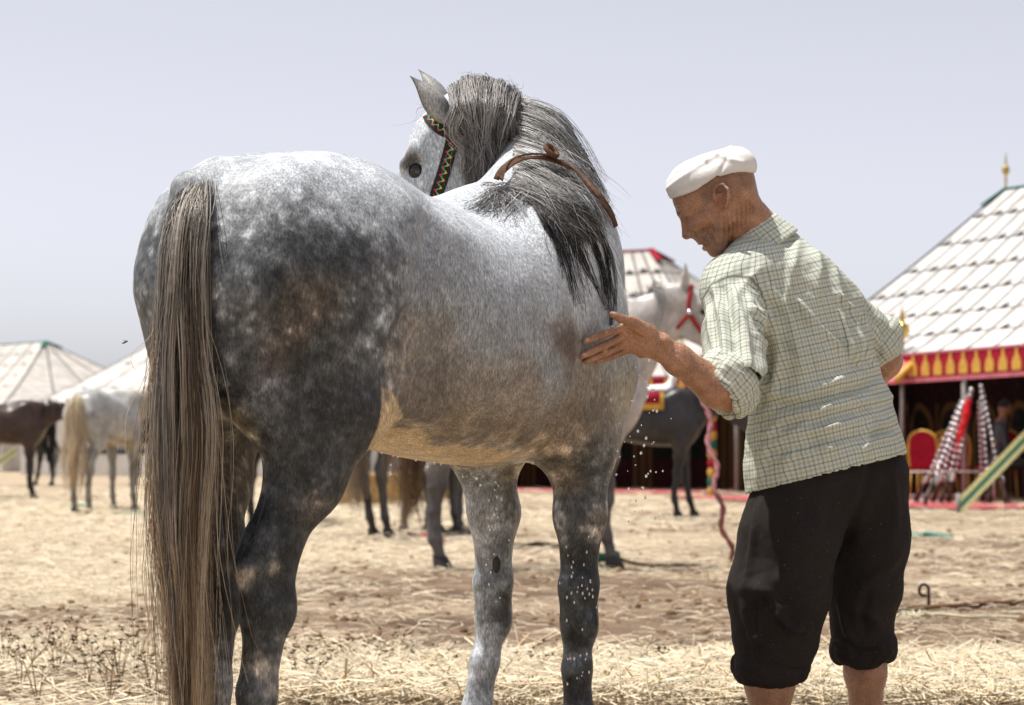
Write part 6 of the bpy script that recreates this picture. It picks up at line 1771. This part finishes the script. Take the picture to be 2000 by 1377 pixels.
# gilt chairs
def chair():
    root = empty('chair', (0, 0, 0)); gm = MAT_GOLD
    for sx in (-1, 1):
        MB().tube([(.21 * sx, -.20, 0), (.20 * sx, -.20, .45)], .014, 6).build('leg', gm, root, True)
        MB().tube([(.21 * sx, .22, 0), (.19 * sx, .20, .45)], .014, 6).build('leg', gm, root, True)
    MB().box((0, 0, .47), (.42, .42, .06)).build('seat', MAT_RED, root)
    pts = [(-.20, .22, .48), (-.215, .25, .75), (-.17, .27, .93), (0, .28, 1.0), (.17, .27, .93), (.215, .25, .75), (.20, .22, .48)]
    MB().tube(catmull(pts, 24), .022, 6).build('back_frame', gm, root, True)
    c = catmull(pts, 24) * (.88, 1, .98) + (0, 0, .01)
    m = MB(); m.add(list(c + (0, -.015, 0)) + list(c + (0, .02, 0)), [tuple(range(24)), tuple(range(47, 23, -1))] + [(k, k + 24, k + 25, k + 1) for k in range(23)]); m.build('backrest', MAT_RED, root)
    return root
cp = chair()
for k, (x, d, a, lab) in enumerate(((1812, 36.2, 2.7, 'gilt red-upholstered chair beside the man, turned aside'), (1836, 36.9, 3.3, 'gilt red-upholstered chair behind the stacked muskets, turned to face out'), (1864, 36.6, 3.0, 'gilt red-upholstered chair nearest the musket stack'), (1946, 36.2, 3.6, 'gilt red-upholstered chair in which the seated figure leans'))):
    o = cp if k == 0 else copy_tree(cp)
    o.location = ((x - 1000) * d / FPX, d, .03); o.rotation_euler = (0, 0, a); tag(o, lab, 'chair', 'gilt chairs inside the large pavilion')
# pale rail in front of the chairs
ra = empty('rail', ((1850 - 1000) * 35.2 / FPX, 35.2, 0), 0, 'pale metal rail standing behind the muskets', 'rail')
MP = plain('pale_metal', (.55, .50, .47), .5, .4)
w_ = (1980 - 1798) * 35.2 / FPX / 2
for sx in (-1, -.2, 1): MB().tube([(w_ * sx, 0, 0), (w_ * sx, 0, .62)], .02, 8).build('post', MP, ra, True)
for z in (.12, .45): MB().tube([(-w_, .03, z), (w_, .03, z)], .014, 8).build('bar', MP, ra, True)
# seated figure
sg = empty('person', ((1962 - 1000) * 36.0 / FPX, 36.0, .0), 0, 'person in dark clothes seated inside the large pavilion', 'person')
pr = [ell((.0, 0, 1.36), (.095, .08, .125), k=.03), ell((.07, 0, 1.33), (.04, .04, .06), k=.03), econe((-.02, 0, 1.26), (-.05, 0, 1.12), .05, .06, k=.03), econe((-.05, 0, 1.10), (-.12, 0, .55), (.20, .11), (.17, .13), k=.05),
      econe((-.05, -.2, 1.06), (-.02, -.26, .80), .06, .05, k=.04), econe((-.02, -.26, .80), (.22, -.18, .74), .045, .035, k=.03), ell((.26, -.17, .74), (.05, .03, .03), k=.02), econe((-.05, .2, 1.06), (-.02, .26, .80), .06, .05, k=.04), econe((-.02, .26, .80), (.22, .18, .74), .045, .035, k=.03), ell((.26, .17, .74), (.05, .03, .03), k=.02),
      econe((-.10, -.10, .56), (.34, -.12, .56), .085, .065, k=.04), econe((.34, -.12, .54), (.36, -.12, .10), .06, .045, k=.03), econe((.34, -.12, .06), (.50, -.12, .05), .04, .035, k=.03), econe((-.10, .10, .56), (.34, .12, .56), .085, .065, k=.04), econe((.34, .12, .54), (.36, .12, .10), .06, .045, k=.03), econe((.34, .12, .06), (.50, .12, .05), .04, .035, k=.03), econe((.094, 0, 1.35), (.108, 0, 1.32), .010, .014, k=.01)]
V, F = sdf_mesh(pr, (-.4, -.45, 0), (.65, .45, 1.6), .012, 2)
c = np.tile(np.array((.035, .035, .042)), (len(V), 1)); sk_ = (V[:, 2] > 1.17) | ((V[:, 2] > .69) & (V[:, 2] < .80) & (V[:, 0] > .18)); c[sk_] = (.30, .15, .09)
hr = (V[:, 2] > 1.37) & (V[:, 0] < .065 + (V[:, 2] - 1.42)); c[hr] = (.012, .01, .01)
me = mesh_np('body', V, F); set_color(me, 'coat', c); link('body', me, MAT_BG, sg)
# guy strap of the large pavilion
def strap_thing(a, b, label, cat, w, name):
    root = empty(name, (b[0], b[1], 0), 0, label, cat); o = np.array(root.location)
    u = np.array((0, -.4, .9))
    for off, m_ in ((-.34, plain('pale_yellow_webbing', (.62, .58, .26), .8, .2)), (0, plain('dark_green_webbing', (.05, .16, .11), .8, .2)), (.34, plain('yellow_webbing', (.60, .58, .28), .8, .2))):
        t_ = nrm(b - a); s_ = nrm(np.cross(t_, (0, 1, 0))); p0 = a + s_ * w * off - o; p1 = b + s_ * w * off - o
        m = MB(); hw = s_ * w * .165; th = np.array((0, .01, 0)); m.add([p0 - hw, p0 + hw, p1 + hw, p1 - hw, p0 - hw + th, p0 + hw + th, p1 + hw + th, p1 - hw + th], [(0, 1, 2, 3), (4, 7, 6, 5), (0, 4, 5, 1), (3, 2, 6, 7), (0, 3, 7, 4), (1, 5, 6, 2)]); m.build('webbing', m_, root)
    MB().tube([b - o + (0, 0, .18), b - o + (0, 0, -.1)], .03, 8).build('peg', MAT_POLE, root, True)
e_ = G(1872, 1000); e_[2] = .05
strap_thing(P(2075, 782, 34.8), e_, 'taut yellow and green guy strap pegged beside the stacked muskets', 'strap', .17, 'guy_strap')
e_ = G(-60, 950); e_[2] = .05
strap_thing(P(30, 880, 41), e_, 'short yellow guy strap beside the dark brown horse', 'strap', .10, 'guy_strap')
# tall banded tent pole before the inner pavilion
bp = empty('banded_pole', ((1391 - 1000) * 40.5 / FPX, 40.5, 0), 0, 'tall pole with yellow, green and red bands beside the black horse', 'pole')
for k in range(15):
    z = k * .15; m_ = (MAT_GOLD, MAT_GREEN, MAT_GOLD, MAT_RED)[k % 4]
    MB().lathe([(.055, 0), (.075, .04), (.075, .11), (.055, .15)], (0, 0, z), 10).build('band', m_, bp, True)
# finial post at the corner
fp = empty('finial_post', ((1762 - 1000) * 36.8 / FPX, 36.8, 0), 0, 'slim post topped by a brass ball beside the checked shirt', 'post')
MB().tube([(0, 0, 0), (0, 0, 2.36)], .03, 8).build('shaft', MAT_POLE, fp, True)
MB().lathe([(.03, 0), (.05, .05), (.11, .12), (.12, .18), (.07, .25), (.03, .28), (.05, .34), (.02, .42), (.004, .55)], (0, 0, 2.36), 12).build('finial', MAT_BRASS, fp, True)
aw = empty('awning_flap', ((1762 - 1000) * 36.6 / FPX, 36.6, 0), 0, 'faded pink awning flap edged with yellow beside the finial post', 'awning')
p = [P(1738, 702, 36.6), P(1790, 700, 36.6), P(1752, 742, 36.0), P(1730, 745, 36.0)]
o = np.array(aw.location)
MB().add([x - o for x in p] + [x - o + (0, .03, 0) for x in p], [(0, 1, 2, 3), (7, 6, 5, 4), (0, 4, 5, 1), (1, 5, 6, 2), (2, 6, 7, 3), (3, 7, 4, 0)]).build('cloth', MAT_PINK, aw)
MB().tube([p[1] - o, p[2] - o], .06, 6).build('border', MAT_GOLD, aw, True)

# hay bales behind the horses
def bale(px, py, rz, lab):
    b = G(px, py); root = empty('hay_bale', b, rz, lab, 'hay bale', 'hay bales behind the horses')
    rg = np.random.RandomState(int(px)); m = MB(); n_ = 900; pos = (rg.rand(n_, 3) - .5) * (1.0, .48, .40); ax_ = rg.randint(0, 3, n_)
    for i in range(n_):
        pos[i, ax_[i]] = (.5 if rg.rand() < .5 else -.5) * (1.0, .48, .40)[ax_[i]]
    pos[:, 2] += .22
    MB().box((0, 0, .21), (.98, .46, .40)).build('core', plain('hay_core', (.50, .36, .17), .95, .1, 0, .4, 30, .8), root)
    for i in range(n_):
        d_ = rg.randn(3) * (1, .5, .5); d_ /= np.linalg.norm(d_); s_ = np.cross(d_, rg.randn(3)); s_ /= np.linalg.norm(s_)
        m.add([pos[i] - d_ * .06, pos[i] + s_ * .006, pos[i] + d_ * .06], [(0, 1, 2)])
    o_ = m.build('hay', plain('hay_stalk', (.62, .46, .23), .8, .2, 0, .3, 8), root); o_['kind'] = 'stuff'
    for x in (-.25, .25): MB().tube([(x + .0, -.245, .02), (x, -.245, .42), (x, .245, .42), (x, .245, .02)], .005, 4).build('twine', plain('twine', (.5, .12, .05), .9, .1), root)
bale(690, 985, .2, 'golden hay bale showing beside the legs of the dark grey horse'); bale(745, 982, -.3, 'golden hay bale partly hidden behind the dark grey horse')
bale(830, 978, .1, 'golden hay bale beyond the feeding horses')

# ------------------------------------------------------------------ small things
# iron tether stake with looped head, and the log it stands by
MAT_IRON = plain('rusty_iron', (.06, .04, .032), .8, .3, .3, .4, 60)
st = empty('tether_stake', G(1814, 1192), 0, 'rusty iron tether stake with looped head driven into the dirt', 'stake')
MB().tube([(0, 0, -.06), (0, 0, .085)] + [(-.025 + .025 * math.cos(a), 0, .105 + .03 * math.sin(a)) for a in np.linspace(-.3, 5.2, 14)], .0085, 8).build('shank', MAT_IRON, st, True)
MB().tube([(.012 * math.cos(a), .012 * math.sin(a), .02) for a in np.linspace(0, 6.28, 14)], .005, 6).build('collar', MAT_IRON, st, True)
b0 = G(1735, 1196); b1 = G(2040, 1180)
lgm = empty('tether_cable', b0, 0, 'thick brown tether cable lying along the dirt past the iron stake', 'rope')
c = catmull([(0, 0, .012), tuple((b1 - b0) * .3 + (0, -.03, .014)), tuple((b1 - b0) * .65 + (0, .05, .014)), tuple(b1 - b0 + (0, 0, .012))], 40)
MB().tube(c, [.016 * (1 + .15 * math.sin(k * 1.7)) for k in range(40)], 8).build('strand', plain('brown_cable', (.15, .085, .05), .9, .1, 0, .4, 40), lgm, True)
b0 = G(1790, 1212); b1 = G(2040, 1208)
rp = empty('rope', b0, 0, 'pale frayed rope lying on the dirt beside the iron stake', 'rope')
rg = np.random.RandomState(3)
c = catmull([(0, 0, .02), (.12, .02, .03), (.25, -.03, .02), tuple((b1 - b0) * .6 + (0, .03, .012)), tuple(b1 - b0)], 40)
MB().tube(c, .009, 6).build('strand', plain('pale_rope', (.62, .56, .40), .9, .1, 0, .2, 60), rp, True)
m = MB()
for k in range(26):
    a = rg.rand() * 6.28; m.tube([(0.02 * rg.randn(), .02 * rg.randn(), .02), (.07 * math.cos(a), .05 * math.sin(a), .03 + .02 * rg.rand()), (.12 * math.cos(a + .4), .08 * math.sin(a + .4), .008)], [.004, .0035, .002], 4)
m.build('frayed_end', plain('pale_fibre', (.68, .62, .46), .9, .1), rp, True)
for (x0, y0, x1, y1, lab, col) in ((1772, 1048, 1860, 1052, 'green and white cord lying on the dirt beyond the iron stake', (.10, .26, .22)), (130, 991, 180, 993, 'green cord half buried in straw before the white horse', (.08, .30, .20)), (235, 1006, 290, 1008, 'green rag cord in the straw by the stallion\'s tail', (.05, .26, .16)), (1770, 950, 1800, 972, 'pale green cord slanting down beside the trousers', (.25, .45, .35)), (800, 1046, 868, 1062, 'dark red rope lying in hay before the feeding horses', (.35, .05, .07)), (1000, 1068, 1098, 1072, 'dark rope stretched on the dirt behind the front legs', (.06, .045, .03))):
    a = G(x0, y0); b = G(x1, y1); r_ = empty('cord', a, 0, lab, 'cord')
    mid = (b - a) * .5 + (0, .12, .03)
    MB().tube(catmull([(0, 0, .015), tuple((b - a) * .25 + (0, -.1, .02)), tuple(mid), tuple(b - a + (0, 0, .015))], 20), .022 if a[1] > 15 else .012, 6).build('strand', plain('cord_fibre', col, .9, .1, 0, .35, 20), r_, True)

# the flying insect
fy = empty('insect', P(245, 668, 5.9), 0, 'small dark insect in flight against the sky', 'insect')
V, F = sdf_mesh([ell((0, 0, 0), (.0042, .0022, .0022), k=.001), ell((.0045, 0, .0005), (.0018, .0018, .0018), k=.001), ell((-.005, 0, -.0006), (.004, .0019, .0018), k=.001)], (-.011, -.006, -.006), (.009, .006, .006), .0006, 1)
o = link('body', mesh_np('body', V, F), plain('insect_body', (.03, .02, .012), .5, .4), fy); o.rotation_euler = (0, -.35, 0)
tw = NT('insect_wing'); tw.set((.25, .22, .18), .3, .5); tw.b.inputs['Alpha'].default_value = .5
for s in (1, -1):
    MB().add([(0, .001 * s, .002), (.002, .007 * s, .005), (-.003, .009 * s, .0045), (-.006, .004 * s, .003)], [(0, 1, 2, 3)]).build('wing', tw.m, fy)

# ------------------------------------------------------------------ water
tw = NT('water'); tw.set((.95, .97, 1.0), .03, .5); tw.b.inputs['Transmission Weight'].default_value = .75; tw.b.inputs['IOR'].default_value = 1.33; MAT_WATER = tw.m
rg = np.random.RandomState(9)
V = []; F = []
def drop(c, r, stretch):
    global V, F
    b = len(V); n_, m_ = 8, 6
    for i in range(m_ + 1):
        f = i / m_; rr_ = r * math.sin(math.pi * f) * (1.0 if f < .5 else (1 - .35 * (f - .5) * 2 * (stretch > 1.6)))
        for k in range(n_): V.append((c[0] + rr_ * math.cos(6.283 * k / n_), c[1] + rr_ * math.sin(6.283 * k / n_), c[2] - r * stretch * math.cos(math.pi * f)))
    for i in range(m_):
        for k in range(n_): F.append((b + i * n_ + k, b + i * n_ + (k + 1) % n_, b + (i + 1) * n_ + (k + 1) % n_, b + (i + 1) * n_ + k))
for k in range(46):        # falling from the hand and sleeve
    x = 1205 + 75 * rg.rand() + 20 * rg.randn(); y = 700 + 330 * rg.rand()
    drop(P(x, y, 5.86 + .1 * rg.rand()), .0013 + .0018 * rg.rand() ** 2, 1 + .6 * rg.rand())
for x, y in ((1268, 705), (1262, 746), (1266, 752), (1274, 762), (1264, 775), (1283, 803), (1246, 842), (1262, 856), (1258, 870), (1262, 930), (1252, 885), (1228, 955)): drop(P(x, y, 5.9), .0034, 1.2)
for k in range(42):        # in front of the right foreleg
    x = 1130 + 22 * rg.randn(); y = 1040 + 300 * rg.rand() if k % 3 else 1160 + 25 * rg.randn()
    drop(P(x, y, 5.86 + .05 * rg.rand()), .0011 + .0013 * rg.rand(), 2.2)
for k in range(26): drop(P(958 + 16 * rg.randn(), 940 + 240 * rg.rand(), 6.02), .0011 + .0012 * rg.rand(), 1.9)
for x, y, r_ in ((762, 925, .0035), (763, 908, .002), (834, 912, .004), (833, 905, .0018), (930, 935, .003), (938, 948, .0025), (1040, 905, .002)): drop(P(x, y, 5.75), r_, 1.6)
for x in (745, 768, 777, 812, 848, 861, 905, 912, 944, 1010):   # beads hanging along the belly line
    y = 895 - 30
    while y < 930 and hit(x, y) is not None: y += 2
    r_ = hit(x, y - 3)
    if r_ is not None: drop(to_world(r_[0]) - (0, .002, .003), .0022 + .0016 * rg.rand(), 1.4)
tag(link('water_drops', mesh_np('water_drops', np.array(V), np.array(F)), MAT_WATER), 'water drops falling from the hand and dripping off the grey stallion', 'water drops', kind='stuff')
